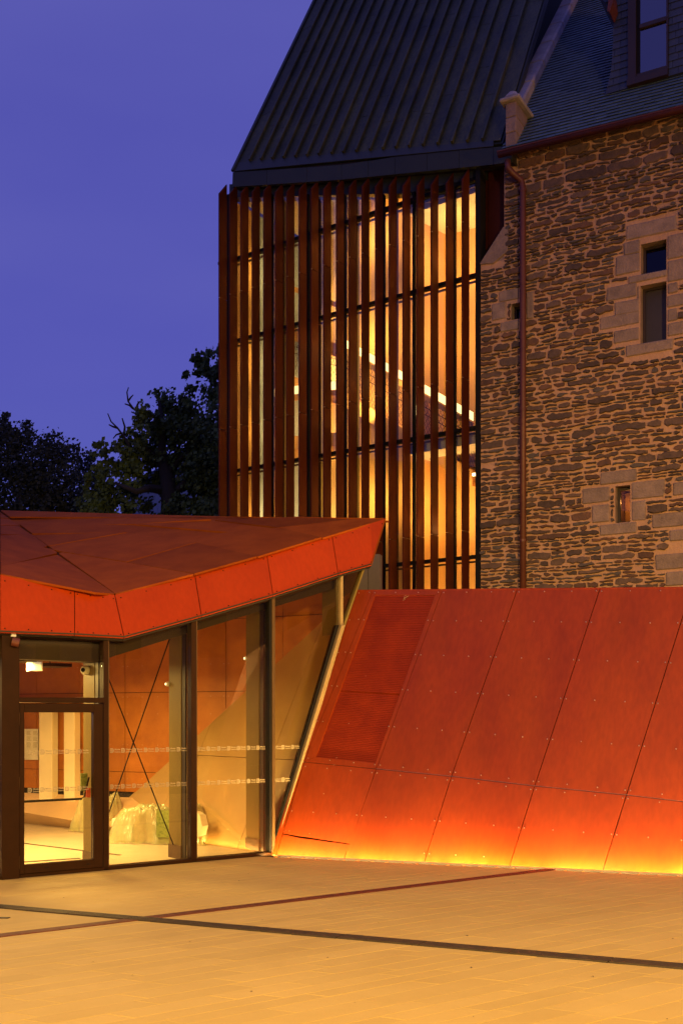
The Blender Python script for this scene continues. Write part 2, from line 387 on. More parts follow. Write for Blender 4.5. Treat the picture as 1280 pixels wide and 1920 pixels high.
for i in range(len(J) - 1):
    a, b = J[i], J[i + 1]
    fa, fb = (a[2][0], foot(a[2][0]) - 1), (b[2][0], foot(b[2][0]) - 1)
    up = [wp(*a[0]), wp(*b[0]), wp(*b[1]), wp(*a[1])]
    lo = [wp(*a[1]), wp(*b[1]), wp(*fb), wp(*fa)]
    if i == 1:
        # framed grille: four border pieces and louvre wires
        o = [(700, 1105.5), (829, 1105), (705, 1442), (570, 1429)]; q = [(703, 1116), (815, 1116), (703, 1431), (592, 1420)]
        for s in range(4):
            pts = [wp(*o[s]), wp(*o[(s + 1) % 4]), wp(*q[(s + 1) % 4]), wp(*q[s])]
            B().prism(inset(pts, WN, .0015), -WN * .02).build('grille_border', M['corten'], t)
        B().prism([wp(*p_, -.022) for p_ in q], -WN * .004).build('grille_backing', M['grille_back'], t)
        gr = B(); nr = 96
        for s in range(nr):
            f0 = (s + .5) / nr
            if abs(f0 - .585) < .006: continue
            l = wp(q[0][0] + (q[3][0] - q[0][0]) * f0, q[0][1] + (q[3][1] - q[0][1]) * f0, -.012)
            r = wp(q[1][0] + (q[2][0] - q[1][0]) * f0, q[1][1] + (q[2][1] - q[1][1]) * f0, -.012)
            dn = (wp(q[3][0], q[3][1]) - wp(q[0][0], q[0][1])).normalized()
            gr.box(l, r - l, dn * .019, -WN * .007)
        nc = 56
        for s in range(nc):
            f0 = (s + .5) / nc
            a_ = wp(q[0][0] + (q[1][0] - q[0][0]) * f0, q[0][1], -.010); b_ = wp(q[3][0] + (q[2][0] - q[3][0]) * f0, q[3][1] + (q[2][1] - q[3][1]) * f0, -.010)
            gr.box(a_, b_ - a_, GS * .008, -WN * .004)
        tag(gr.build('grille_mesh', M['grille'], t), kind='stuff')
        cord = B().tube([wp(761, 1116, .02), wp(757, 1119, .03), wp(759, 1124, .02), wp(755, 1127, .02), wp(757, 1122, .03), wp(766, 1117, .02)], .0035, 5)
        tag(cord.build('tie_cord', M['bolt']), 'thin pale knotted tie hanging on the top of the steel grille', 'cord')
    else:
        panel('steel_panel', up, WN, M['corten'], t, gap=.006)
    if i == 1:
        m1 = [wp(*a[1]), wp(*b[1]), wp(656, 1583), wp(530, 1564)]
        ob = panel('steel_panel', m1, WN, M['corten'], t, gap=.006)
        # lower edge bows out of the wall
        n_ = 14; e0, e1 = wp(530, 1564), wp(656, 1583); b2 = B(); top = []; bot = []
        for s in range(n_ + 1):
            f0 = s / n_; e_ = e0 + (e1 - e0) * f0; bow = .016 * math.sin(math.pi * min(1, f0 * 1.25)) ** 1.3
            upv = (wp(*a[1]) - e0).normalized()
            top.append(e_ + upv * .09 + WN * .001); bot.append(e_ + upv * .012 + WN * (.004 + bow))
        b2.add(top + bot, [(s, s + 1, n_ + 2 + s, n_ + 1 + s) for s in range(n_)])
        panel('steel_panel', [wp(530, 1564.5), wp(565, 1571.5), wp(656, 1583.5), wp(*fb), wp(*fa)], WN, M['corten'], t, gap=.006)
    else:
        panel('steel_panel', lo, WN, M['corten'], t, gap=.006)
# joint flashing lines catching light
fl = B()
for i in range(1, len(J) - 1):
    a_, b_ = wp(*J[i][1], -.004), wp(*J[i + 1][1], -.004)
    fl.box(a_, b_ - a_, WN.cross(b_ - a_).normalized() * .006, -WN * .01)
fl.build('joint_flashing', M['bolt'], t)
# capping
B().prism([wp(668, 1106, .004), wp(1938, 1094, .004), wp(1938, 1096.5, .004), wp(667, 1108, .004)], -WN * .30).build('capping', M['corten'], t)
bo = B()
def bolt(p):
    x = WN.cross(UP).normalized(); y = WN.cross(x); r = .011
    r = .0085; ring = [p + WN * .001 + (x * math.cos(k * math.pi / 3) + y * math.sin(k * math.pi / 3)) * r for k in range(6)]
    bo.prism(ring, WN * .010)
rows = [(.018, 0), (.175, 0), (.365, 0), (.56, 0), (.765, 0), (.978, 0), (.045, 1), (.52, 1), (.90, 1)]
def lerp(a, b, f): return (a[0] + (b[0] - a[0]) * f, a[1] + (b[1] - a[1]) * f)
for i in range(len(J)):
    a = J[i]
    for f0, lowr in rows:
        pa = lerp(a[lowr], a[lowr + 1], f0)
        if f0 == .90 and i != 3: continue
        for sx in (-5, 5):
            if i == 1 and sx > 0 and not lowr and .05 < f0 < .95: pass
            if i == 0 and sx < 0: continue
            bolt(wp(pa[0] + sx, pa[1] + sx * .08))
        if i < len(J) - 1 and i >= 1:
            if i == 1 and not lowr and .05 < f0 < .95: continue
            pb = lerp(J[i + 1][lowr], J[i + 1][lowr + 1], f0)
            for f1 in (.34, .67): q = lerp(pa, pb, f1); bolt(wp(*q))
tag(bo.build('bolts', M['bolt'], t), kind='stuff')
# light strip in the gap at the foot
a = hit(512, foot(512), W0); b = hit(1750, foot(1750), W0)
t = thing('foot_light_strip', 'continuous warm light strip recessed at the foot of the leaning steel wall', 'light strip', a)
dv = (b - a).normalized(); L_ = (b - a).length
B().box(a + wn * .004 - UP * .11, dv * L_, wn * .19, UP * .03).build('housing', M['bronze'], t)
B().box(a + wn * .185 - UP * .08, dv * L_, wn * .006, UP * .078).build('side_plate', M['bronze'], t)
bf = B(); nb_ = int(L_ / .22)
for k in range(nb_): bf.box(a + dv * (L_ * (k + .5) / nb_) + wn * .05 - UP * .08, dv * .004, wn * .13, UP * .076)  # unseen baffles, added to keep the strip's reflection out of the glass
tag(bf.build('baffles', M['bronze'], t), kind='stuff')
nl = 6
for k in range(nl):
    c = a + dv * (L_ * (k + .5) / nl) + wn * .125 - UP * .05
    o = lamp('strip_light', 'AREA', c, 100 * L_ / nl, (1, .62, .18), L_ / nl * .98, .05)
    zax = -(UP * .93 - wn * .36).normalized(); xax = dv; zz = -zax
    R = Matrix((xax, zz.cross(xax).normalized(), zz)).transposed(); 
    # area lights shine along local -Z
    zl = -(UP * .90 - wn * .45).normalized(); xl = (dv - zl * dv.dot(zl)).normalized(); yl = zl.cross(xl)
    o.matrix_world = Matrix.Translation(c) @ Matrix((xl, yl, zl)).transposed().to_4x4()
c = hit(797, 1613, GROUND)
fx = thing('floor_uplight', 'tiny bright round uplight at the foot of the steel wall below a panel joint', 'light', c)
B().tube([c, c + UP * .03], .035, 12).build('body', M['bolt'], fx); B().tube([c + UP * .031, c + UP * .036], .028, 12).build('lens', emit('uplight_lens', (1, .8, .45), 14), fx)

# ------------------------------------------------------------------ pavilion: glazed front
PV = thing('pavilion', 'low angular glass pavilion with a folded orange steel canopy roof', 'pavilion', G0)
def gp(px, py, o=0): return hit(px, py, glass(o))
def sof(px): # s coordinate on glass
    p = gp(px, 1400); return (p - G0).dot(GS)
def gs(s, o, z): return G0 + GS * s + GN * o + UP * z
def member(name, poly, o0, o1, mt, parent=PV, bevel=0):
    pts = [gp(x, y, 0) for x, y in poly]
    return B().prism([p + GN * o0 for p in pts], GN * (o1 - o0)).build(name, mt, parent, bevel=bevel)
def base(x): return 1604 + (x - 505) * -.091
def vbar(name, x0, x1, ytop, ybot=None, o0=-.10, o1=.03, mt=None, bevel=.004, ytop2=None):
    s0, s1 = sof(x0), sof(x1); zt = gp(x0, ytop).z; zb = gp(x0, ybot).z if ybot else 0
    zt2 = gp(x1, ytop2 if ytop2 else ytop).z
    return B().prism([gs(s0, o0, zb), gs(s1, o0, zb), gs(s1, o0, zt2), gs(s0, o0, zt)], GN * (o1 - o0)).build(name, mt or M['bronze'], PV, bevel=bevel)
HD = [(-260, 1181), (0, 1187), (140, 1192), (233, 1197), (378, 1157), (512, 1118), (634, 1078), (697, 1060)]
def head(x):
    for (x0, y0), (x1, y1) in zip(HD, HD[1:]):
        if x0 <= x <= x1: return y0 + (y1 - y0) * (x - x0) / (x1 - x0)
    return HD[-1][1]
vbar('post', 0, 33, head(10) - 2, o0=-.16, o1=.07)
vbar('post', -190, -160, 1180)
vbar('post', 192.5, 201.5, head(197) - 4)
vbar('post', 357, 366.5, head(362) - 3)
vbar('post', 504, 508, head(506) - 3, o0=-.12, o1=.02, mt=M['black'])
vbar('post', 508, 513.5, head(510) - 3, base(510) + 1, o0=-.05, o1=.035, mt=M['bronze_l'])
vbar('bead', 366.5, 368.5, head(367) - 2, mt=M['bronze_l'], o0=-.02, o1=.02, bevel=0)
vbar('bead', 201.5, 203.5, head(202) - 2, mt=M['bronze_l'], o0=-.02, o1=.02, bevel=0)
vbar('end_post', 637, 641.5, head(640) - 2, 1174, mt=M['alu'], o0=-.05, o1=.03)
# slanted end trim against the leaning wall
member('slanted_trim', [(508.5, 1604), (517, 1604), (644, 1172), (637, 1172)], -.06, .05, M['alu'], bevel=.004)
member('slanted_trim', [(641, 1174), (645, 1174), (682, 1066), (678, 1068)], -.06, .03, M['olive'])
member('slanted_gasket', [(507, 1600), (511, 1604), (640, 1172), (632, 1172)], -.09, -.02, M['black'])
# head frame and sill
for (x0, y0), (x1, y1) in zip(HD, HD[1:]):
    if x0 < 634: member('head_frame', [(x0, y0 - 3), (x1, y1 - 3), (x1, y1 + 7), (x0, y0 + 8)], -.13, -.01, M['bronze'])
B().prism([gs(sof(-260), -.14, .0), gs(sof(508), -.14, 0), gs(sof(508), -.14, .045), gs(sof(-260), -.14, .045)], GN * .17).build('sill', M['bronze'], PV, bevel=.004)
# roof beam behind the glass
BM = [(-260, 1226), (32, 1234), (192, 1241), (202, 1236), (357, 1188), (503, 1143), (601, 1113.5), (640, 1101)]
for (x0, y0), (x1, y1) in zip(BM, BM[1:]):
    member('roof_beam', [(x0, head(x0)), (x1, head(x1)), (x1, y1), (x0, y0)], -.42, -.16, M['beam'])
# panes
member('glass_pane', [(-160, 1184), (0, 1190), (0, 1646), (-160, 1660)], -.035, -.03, M['glass'])
member('glass_pane', [(33, 1206), (192.5, 1210), (192.5, 1308), (33, 1308)], -.035, -.03, M['glass'])
p1 = member('glass_pane', [(201.5, 1204), (357, 1166), (357, base(357)), (201.5, base(201.5))], -.035, -.03, M['glass'])
p2 = member('glass_pane', [(366.5, 1164), (504, 1124), (504, base(504)), (366.5, base(366.5))], -.035, -.03, M['glass'])
p3 = member('glass_pane', [(512, 1121), (637, 1081), (637, 1173), (512, 1596)], -.035, -.03, M['glass'])
member('glass_pane', [(641, 1080), (678, 1067), (645, 1172), (641, 1172)], -.035, -.03, glassmat('amber_glass', (.75, .55, .22), .1))
# door
vb = lambda n, x0, x1, y0, y1, **k: vbar(n, x0, x1, y0, y1, **k)
vb('transom', 33, 192.5, 1308, 1317, o0=-.12, o1=.05, ytop2=1308.5)
DR = thing('glass_door', 'dark bronze framed glass entrance door with a push bar', 'door', gs(sof(32), 0, 0))
def dbar(name, x0, x1, z0, z1, o0=-.05, o1=.045, mt=None, parent=DR, bevel=.004):
    s0, s1 = sof(x0), sof(x1)
    return B().box(gs(s0, o0, z0), GS * (s1 - s0), UP * (z1 - z0), GN * (o1 - o0)).build(name, mt or M['bronze'], parent, bevel=bevel)
zt = gp(33, 1319).z; zb = .05; zg0 = gp(45, 1622).z; zg1 = gp(45, 1336).z
dbar('door_stile', 33, 43.5, zb, zt); dbar('door_stile', 173.5, 190.5, zb, zt)
dbar('door_rail', 43.6, 173.4, zb, zg0); dbar('door_rail', 43.6, 173.4, zg1, zt)
dpn = dbar('door_glass', 43.6, 173.4, zg0, zg1, -.008, -.002, M['glass'], bevel=0)
bz = gp(43, 1505).z
dbar('push_bar', 44, 158, bz - .012, bz + .018, -.10, -.07, M['black'])
B().tube([gs(sof(156), -.085, bz), gs(sof(163), -.085, bz + .03), gs(sof(171), -.07, bz + .28)], .011, 6).build('lever', M['bronze'], DR)
dbar('lock_case', 165, 172, bz + .02, bz + .14, -.10, -.03, M['red'])
dbar('card_reader', 158, 170, bz + .10, bz + .33, -.14, -.10, M['green'])
for z in (.12, 1.1, 1.9): dbar('hinge', 31.5, 33.5, z, z + .16, .04, .065, M['bronze_l'], bevel=0)
for x in (57, 82, 160): dbar('rail_plug', x, x + 7, .10, .11, .045, .05, M['black'], bevel=0)
# deep steel posts behind the glass
for x, yt in ((196, 1225), (360, 1185), (507, 1140)):
    s = sof(x); z = gp(x, yt).z - .02
    q = thing('steel_post', {196: 'deep olive steel post right behind the door jamb', 360: 'deep olive steel post behind the glass, between the cross bracing and the middle pane', 507: 'deep olive steel post behind the glass beside the slanted end pane'}[x], 'post', gs(s, -.4, 0), 'steel posts behind the glass front')
    zt_ = z
    B().box(gs(s - .012, -.17, 0), GS * .024, UP * zt_, -GN * .10).build('flange', M['beam'], q)
    B().box(gs(s - .02, -.285, 0), GS * .04, UP * zt_, -GN * .36).build('web', M['olive'], q)
    B().box(gs(s - .03, -.272, 0), GS * .06, UP * .20, -GN * .38).build('base_plate', M['bronze_l'], q)
s = sof(640)
q = thing('steel_post', 'short olive steel post high up at the narrow end of the glass', 'post', gs(s, -.4, 2.6), 'steel posts behind the glass front')
B().box(gs(s - .02, -.10, gp(640, 1170).z - .15), GS * .04, UP * 1.0, -GN * .38).build('web', M['olive'], q)
# cross bracing
q = thing('cross_bracing', 'pair of thin dark rods crossing in an X behind the first fixed pane', 'bracing', gs(sof(260), -.45, 0))
for a_, b_ in (((190, 1238), (325, 1585)), ((324, 1180), (190, 1565))):
    B().tube([hit(*a_, glass(-.45)), hit(*b_, glass(-.45))], .009, 6).build('rod', M['black'], q)
# canopy
C0, C1 = .13, -.17
FT = [(-260, 1030), (0, 1077), (140, 1105), (215, 1115), (365, 1077), (500, 1038), (622, 1003), (724, 972)]
FB = [(-260, 1181), (0, 1187), (140, 1192), (233, 1197), (378, 1157), (512, 1118), (634, 1078), (697, 1060)]
CN = thing('canopy', 'folded orange steel canopy with a bright fascia over the glass front', 'canopy', gp(233, 1197, C0))
def ft(i): return gp(*FT[i], C1)
def fb(i): return gp(*FB[i], C0)
for i in range(len(FT) - 1):
    pts = [fb(i), fb(i + 1), ft(i + 1), ft(i)]; n = (pts[1] - pts[0]).cross(pts[3] - pts[0]).normalized()
    if n.y > 0: n = -n
    panel('fascia_panel', pts, n, M['fascia'], CN, th=.02, gap=.006)
    B().prism([p - n * .03 for p in pts], -n * .05).build('fascia_backing', M['gap'], CN)
Bp, Tp = ft(3), ft(7)
Lp = CAM + ray(0, 959) * 21.0
RN = (Tp - Bp).cross(Lp - Bp).normalized()
if RN.z < 0: RN = -RN
F0 = ft(1); RN2 = (F0 - Bp).cross(Lp - Bp).normalized()
if RN2.z < 0: RN2 = -RN2
def rp(px, py):
    ycut = 1115 + (px - 217) * (1115 - 959) / 217
    if py > ycut: return hit(px, py, (Bp, RN2))
    return hit(px, py, (Bp, RN))
RPan = [
    [(180, 1112), (216, 1114.5), (364, 1076), (237, 1054), (119, 1035), (0, 1061), (0, 1076.5)],
    [(364, 1076), (483, 1043), (368, 1017), (237, 1054)],
    [(237, 1054), (368, 1017), (306, 1008), (240, 998), (80, 1026), (119, 1035)],
    [(0, 1061), (119, 1035), (80, 1026), (0, 1012)], [(0, 1012), (80, 1026), (240, 998), (110, 1001), (0, 1003)],
    [(483, 1043), (604, 1008), (522, 990), (306, 1008), (368, 1017)],
    [(604, 1008), (724, 972), (660, 973), (522, 990)],
    [(0, 1003), (110, 1001), (240, 998), (306, 1008), (430, 997.5), (245, 984), (0, 985)],
    [(430, 997.5), (522, 990), (400, 976), (245, 984)],
    [(522, 990), (660, 973), (724, 972), (560, 968), (400, 976)],
    [(0, 985), (245, 984), (400, 976), (200, 971), (0, 972)],
    [(0, 972), (200, 971), (400, 976), (560, 968), (724, 972), (330, 965.5), (0, 959.5)],
    [(-250, 1020), (-250, 975), (0, 1003), (0, 1061)], [(-250, 1033), (-250, 1020), (0, 1061), (0, 1076.5)], [(-250, 975), (-250, 953), (0, 959.5), (0, 1003)],
]
_pb, _pn = V((217, 1115, 0)), V((156, -217, 0)).normalized()
for poly in RPan:
    p2 = [V((x, y, 0)) for x, y in poly]
    for sg in (1, -1):
        c_ = clip_poly(p2, _pb, _pn * sg)
        if len(c_) < 3: continue
        pl_ = (Bp, RN) if sg > 0 else (Bp, RN2); n = pl_[1]
        ar = abs(sum(c_[k].x * c_[(k + 1) % len(c_)].y - c_[(k + 1) % len(c_)].x * c_[k].y for k in range(len(c_)))) / 2
        if ar < 60: continue
        pts = inset([hit(v.x, v.y, pl_) for v in c_], n, .009)
        random.seed(len(pts) * 7 + int(c_[0].x)); tl_ = V((random.uniform(-1, 1), random.uniform(-1, 1), 0)) * .012; ce_ = sum(pts, V((0, 0, 0))) / len(pts)
        pts = [p_ + n * (p_ - ce_).dot(tl_) for p_ in pts]
        B().prism(pts, -n * .03).build('roof_panel', M['roofp'], CN)
for pl_, q4 in (((Bp, RN), [(217, 1114), (722, 973), (2, 961)]), ((Bp, RN2), [(-248, 1032), (0, 1076), (215, 1113), (0, 961), (-248, 955)])):
    B().prism([hit(x, y, pl_) - pl_[1] * .05 for x, y in q4], -pl_[1] * .05).build('roof_backing', M['gap'], CN)
print('F0 RN', RN, RN2, Lp, F0)
# end cap, rear wall and ceiling of the canopy
Tb = fb(7); Tk = Tp - GN * 1.1 - UP * .02; Tl = Tb - GN * 1.3 + UP * .05
B().prism([Tp, Tk, Tl, Tb], GS * -.03).build('end_panel', M['roofp'], CN)
B().prism([Tp - GS * .05, Lp - UP * .06, Lp - UP * 1.2, Tl - GS * .05], (-.05, .1, 0)).build('rear_panel', M['roofp'], CN)
B().prism([rp(-250, 953), Lp, Lp - UP * 1.2, rp(-250, 953) - UP * 1.2], (-.05, .1, 0)).build('rear_panel', M['roofp'], CN)
cl = []
for i in (7, 6, 5, 4, 3, 2, 1, 0): cl.append(fb(i) - GN * .5 + UP * .02)
c2 = [p - GN * 7.5 + UP * .55 for p in cl]
cb = B()
for i in range(7):
    cb.prism([cl[i], cl[i + 1], c2[i + 1], c2[i]], (0, 0, .05))
cb.build('ceiling', M['hall'], PV)
sf = B()
for i in range(7): sf.prism([fb(i) + UP * .012, fb(i + 1) + UP * .012, fb(i + 1) - GN * .52 + UP * .03, fb(i) - GN * .52 + UP * .03], (0, 0, .02))
sf.build('soffit', M['beam'], CN)
fbolt = B()
for i in range(len(FT) - 1):
    for fx_ in (.06, .37, .68, .94):
        for fy in (.08, .9):
            a_ = fb(i).lerp(fb(i + 1), fx_); b_ = ft(i).lerp(ft(i + 1), fx_); p = a_.lerp(b_, fy)
            fbolt.tube([p, p + GN * .012], .008, 6)
tag(fbolt.build('fascia_bolts', M['bronze'], CN), kind='stuff')

# ------------------------------------------------------------------ pavilion interior
flp = [gs(-9, -.145, .006), gs(1.2, -.145, .006), gs(3.5, -9, .006), gs(-9, -9, .006)]
tag(B().prism(flp, (0, 0, -.004)).build('floor', M['floor']), kind='structure')
zt = 3.55
def bk(px, py, o=0): return hit(px, py, (BACK[0] + BK * o, BK))
HW = thing('hall_back_wall', 'rear wall of the hall clad in brown-orange steel panels', 'wall', BACK[0])
xs = [-260, -120, -30, 69, 148.5, 234.5, 330, 423.5, 530, 640]
ys = [(1080, 1170), (1170, 1299), (1299, 1448), (1448, 1486)]
for x0, x1 in zip(xs, xs[1:]):
    for y0, y1 in ys:
        pa, pb_, pc, pd = bk(x0, y0), bk(x1, y0), bk(x1, y1), bk(x0, y1)
        ztop = bk(250, y0).z; zbot = max(.50, bk(250, y1).z)
        if ztop <= zbot: continue
        P_ = [V((pa.x, pa.y, ztop)), V((pb_.x, pb_.y, ztop)), V((pb_.x, pb_.y, zbot)), V((pa.x, pa.y, zbot))]
        if ztop < .6: continue
        panel('wall_panel', P_, BK, M['hall'], HW, th=.02, gap=.005)
pa, pb_ = bk(-260, 1300, -.03), bk(640, 1300, -.03)
B().prism([V((pa.x, pa.y, 0)), V((pb_.x, pb_.y, 0)), V((pb_.x, pb_.y, 4.6)), V((pa.x, pa.y, 4.6))], -BK * .1).build('backing', M['gap'], HW)
rb_ = B()
for x in xs[3:]:
    for z in (.9, 1.5, 2.05, 2.35, 2.9):
        for dx in (-.05, .05, .38, .72):
            p = bk(x, 1300, .001); p = V((p.x, p.y, z)) + V((.884, -.466, 0)) * dx; rb_.box(p, V((.884, -.466, 0)) * .014, UP * .014, BK * .004)
tag(rb_.build('rivets', M['bolt'], HW), kind='stuff')
# sloping cream ledge below it
fl0, fl1 = hit(-200, 1518, (V((0, 0, .006)), UP)), hit(380, 1579, (V((0, 0, .006)), UP))
tp0, tp1 = bk(-260, 1400, .03), bk(330, 1400, .03)
tag(B().prism([fl0, fl1, V((tp1.x, tp1.y, .57)), V((tp0.x, tp0.y, .57))], (-.1, .25, -.02)).build('ledge', mat('ledge_plaster', (.62, .42, .24), (.56, .38, .21), .6, 0, 2)), 'long sloping cream ledge along the bottom of the hall back wall', 'ledge')
# columns
for x0, x1, lb in ((73, 97.5, 'broad cream column beside the wall notice'), (119.5, 139.5, 'narrow cream column right of the broad one')):
    p0, p1 = bk(x0, 1400, .20), bk(x1, 1400, .20)
    q = thing('column', lb, 'column', V((p0.x, p0.y, 0)), 'cream columns in the hall')
    B().prism([V((p0.x, p0.y, 0.0)), V((p1.x, p1.y, 0)), V((p1.x, p1.y, 2.24)), V((p0.x, p0.y, 2.24))], -BK * .16).build('shaft', M['cream'], q, bevel=.006)
p0, p1 = bk(-200, 1305, .25), bk(156, 1305, .25)
tag(B().prism([V((p0.x, p0.y, 2.27)), V((p1.x, p1.y, 2.27)), V((p1.x, p1.y, 2.355)), V((p0.x, p0.y, 2.355))], -BK * .22).build('cream_lintel', M['cream']), 'thin cream lintel strip seen through the glass above the door', 'lintel')
q = thing('wall_notice', 'pale notice board with two columns of small text on the hall wall', 'notice', bk(60, 1400, .02))
a_, b_, c_, d_ = bk(47, 1367, .02), bk(72.5, 1367, .02), bk(72.5, 1425, .02), bk(47, 1425, .02)
B().prism([a_, b_, c_, d_], BK * .015).build('board', M['paper'], q)
tx = B()
for col in (0, 1):
    for r in range(16):
        if r in (4, 9): continue
        x0 = 50 + col * 12; ww = random.uniform(6.5, 9.5); y0 = 1372 + r * 2.1 + col * .3
        if y0 > 1402: continue
        a_, b_ = bk(x0, y0, .0365), bk(x0 + ww, y0, .0365); tx.box(a_, b_ - a_, UP * .008, BK * .001)
tag(tx.build('text_lines', M['ink'], q), kind='stuff')
# tan lining
TW = thing('tan_leaning_wall', 'tan panelled leaning wall inside the hall, cut by a long diagonal edge', 'wall', G0)
def ip(px, py): return hit(px, py, INW)
RO = 0
dirI = IN.cross(BK).normalized(); dirI = dirI if dirI.z > 0 else -dirI
p_ = ip(280, 1460)
def onI(z): return p_ + dirI * ((z - p_.z) / dirI.z)
gdir = IN.cross(GN).normalized(); gdir = gdir if gdir.z > 0 else -gdir
g_ = G0 - GN * .1 + GS * .0
# start of glass-side edge on the lining plane
g_ = g_ + (GS * ((INW[0] - g_).dot(IN) / GS.dot(IN)))
def onG(z): return g_ + gdir * (z / gdir.z)
poly = [onG(.0), onG(4.1), onI(4.5), onI(0)]
jl = [((600, 1235), (405, 1610)), ((417, 1325), (330, 1560)), ((770, 1000), (600, 1330)), ((345, 1330), (240, 1580))]
lo_h = ip(463, 1421).z
# cut into panels by slanted joints and one horizontal joint
def split(polys, p0, n):
    r = []
    for q_ in polys:
        for s_ in (1, -1):
            c_ = clip_poly(q_, p0 + n * (s_ * .0), n * s_)
            if len(c_) >= 3: r.append(c_)
    return r
_td = (gp(682, 1066) - gp(512, 1604)).normalized(); _cn = _td.cross(V((-.01, 1, 0))).normalized()
if _cn.dot(GS) > 0: _cn = -_cn
poly = clip_poly(poly, gp(510, 1604) , _cn)
polys = [poly]
uI = (V((.754, .656, 0)) * math.sin(math.radians(25.4)) + UP * math.cos(math.radians(25.4))).normalized()
hI = IN.cross(uI).normalized()
for (x, y) in ((483, 1490), (398, 1350), (560, 1500), (320, 1480)):
    pj = ip(x, y); polys = split(polys, pj, hI)
polys = split(polys, V((0, 0, lo_h)), UP)
for q_ in polys:
    ar = sum(((q_[k] - q_[0]).cross(q_[k + 1] - q_[0])).length for k in range(1, len(q_) - 1))
    if ar < .05: continue
    B().prism(inset(q_, IN, .005), IN * .02).build('lining_panel', M['tan'], TW)
B().prism([p + IN * .03 for p in poly], IN * .08).build('backing', M['gap'], TW)
rv = B()
for x0, y0 in ((483, 1490), (398, 1350), (560, 1500), (320, 1480)):
    pj = ip(x0, y0)
    for z in (.35, .9, lo_h - .05, lo_h + .05, 1.9, 2.6):
        for dx in (-.04, .04, .5, -.4):
            p = pj + uI * ((z - pj.z) / uI.z) + hI * dx - IN * .003; rv.box(p, hI * .014, uI * .014, -IN * .004)
tag(rv.build('rivets', M['bolt'], TW), kind='stuff')
# right side closing wall so the hall is a room
tag(B().prism([gs(-9, -.2, 0), gs(-9, -9, 0), gs(-9, -9, 4), gs(-9, -.2, 4)], -GS * .1).build('side_wall', M['cream']), 'plain cream side wall closing the far left of the hall', 'wall')
# small fittings
def fitting(name, label, cat, c, r, mt, mt2=None, d=None):
    q = thing(name, label, cat, c); d = d or -GS
    B().tube([c, c + d * r * .9, c + d * r * 1.5], [r, r, r * .6], 10).build('housing', mt, q, smooth=False)
    if mt2: B().tube([c + d * r * 1.5, c + d * r * 1.62], r * .45, 10).build('lens', mt2, q)
    return q
fitting('dome_camera', 'round pale dome camera on the olive post above the door', 'camera', hit(163, 1257, glass(-.5)), .065, M['white'], M['black'], (-GS * .8 + GN * .6).normalized())
fitting('spotlight', 'small white spotlight high on the post behind the cross bracing', 'spotlight', hit(316, 1283, glass(-.66)), .035, M['white'], M['lampm'], (-GS + GN * .2).normalized())
fitting('spotlight', 'small white spotlight high on the post at the middle pane', 'spotlight', hit(463, 1235, glass(-.66)), .035, M['white'], M['lampm'], (-GS + GN * .2).normalized())
q = thing('emergency_light', 'small lit square emergency light near the top of the hall seen over the door', 'emergency light', hit(66, 1245, glass(-1.5)))
a_, b_ = hit(52, 1240, glass(-1.5)), hit(80, 1240, glass(-1.5)); h_ = .135
B().box(a_ - UP * .0, b_ - a_, UP * -h_, -GN * .05).build('housing', M['white'], q)
B().box(a_ + GS * .02 - UP * .012 + GN * .002, (b_ - a_) - GS * .04, UP * -(h_ - .024), -GN * .01).build('diffuser', M['exitm'], q)
c = hit(26, 1203, glass(.10))
q = thing('security_camera', 'dark wall camera under the canopy above the left door post', 'camera', c)
B().box(c - GS * .03 + UP * .06, GS * .06, GN * .0 + UP * .04, -GN * .06).build('bracket', M['white'], q)
B().tube([c - GS * .03 + GN * .02, c + GS * .05 + GN * .05 - UP * .02], .055, 14).build('body', M['wood'], q)
B().tube([c + GS * .05 + GN * .05 - UP * .02, c + GS * .054 + GN * .052 - UP * .021], .025, 12).build('lens', M['black'], q)
# dark floor grooves
def fz(px, py): return hit(px, py, (V((0, 0, .008)), UP))
for (x0, y0, x1, y1, ww, lb) in ((30, 1580, 225, 1604, .05, 'dark floor groove crossing the hall behind the door'), (44, 1617, 150, 1610, .08, 'dark entrance mat strip just inside the door')):
    a_, b_ = fz(x0, y0), fz(x1, y1); n = UP.cross((b_ - a_).normalized())
    tag(B().box(a_ - n * ww / 2, b_ - a_, n * ww, UP * .004).build('floor_strip', M['drain']), lb, 'floor strip')

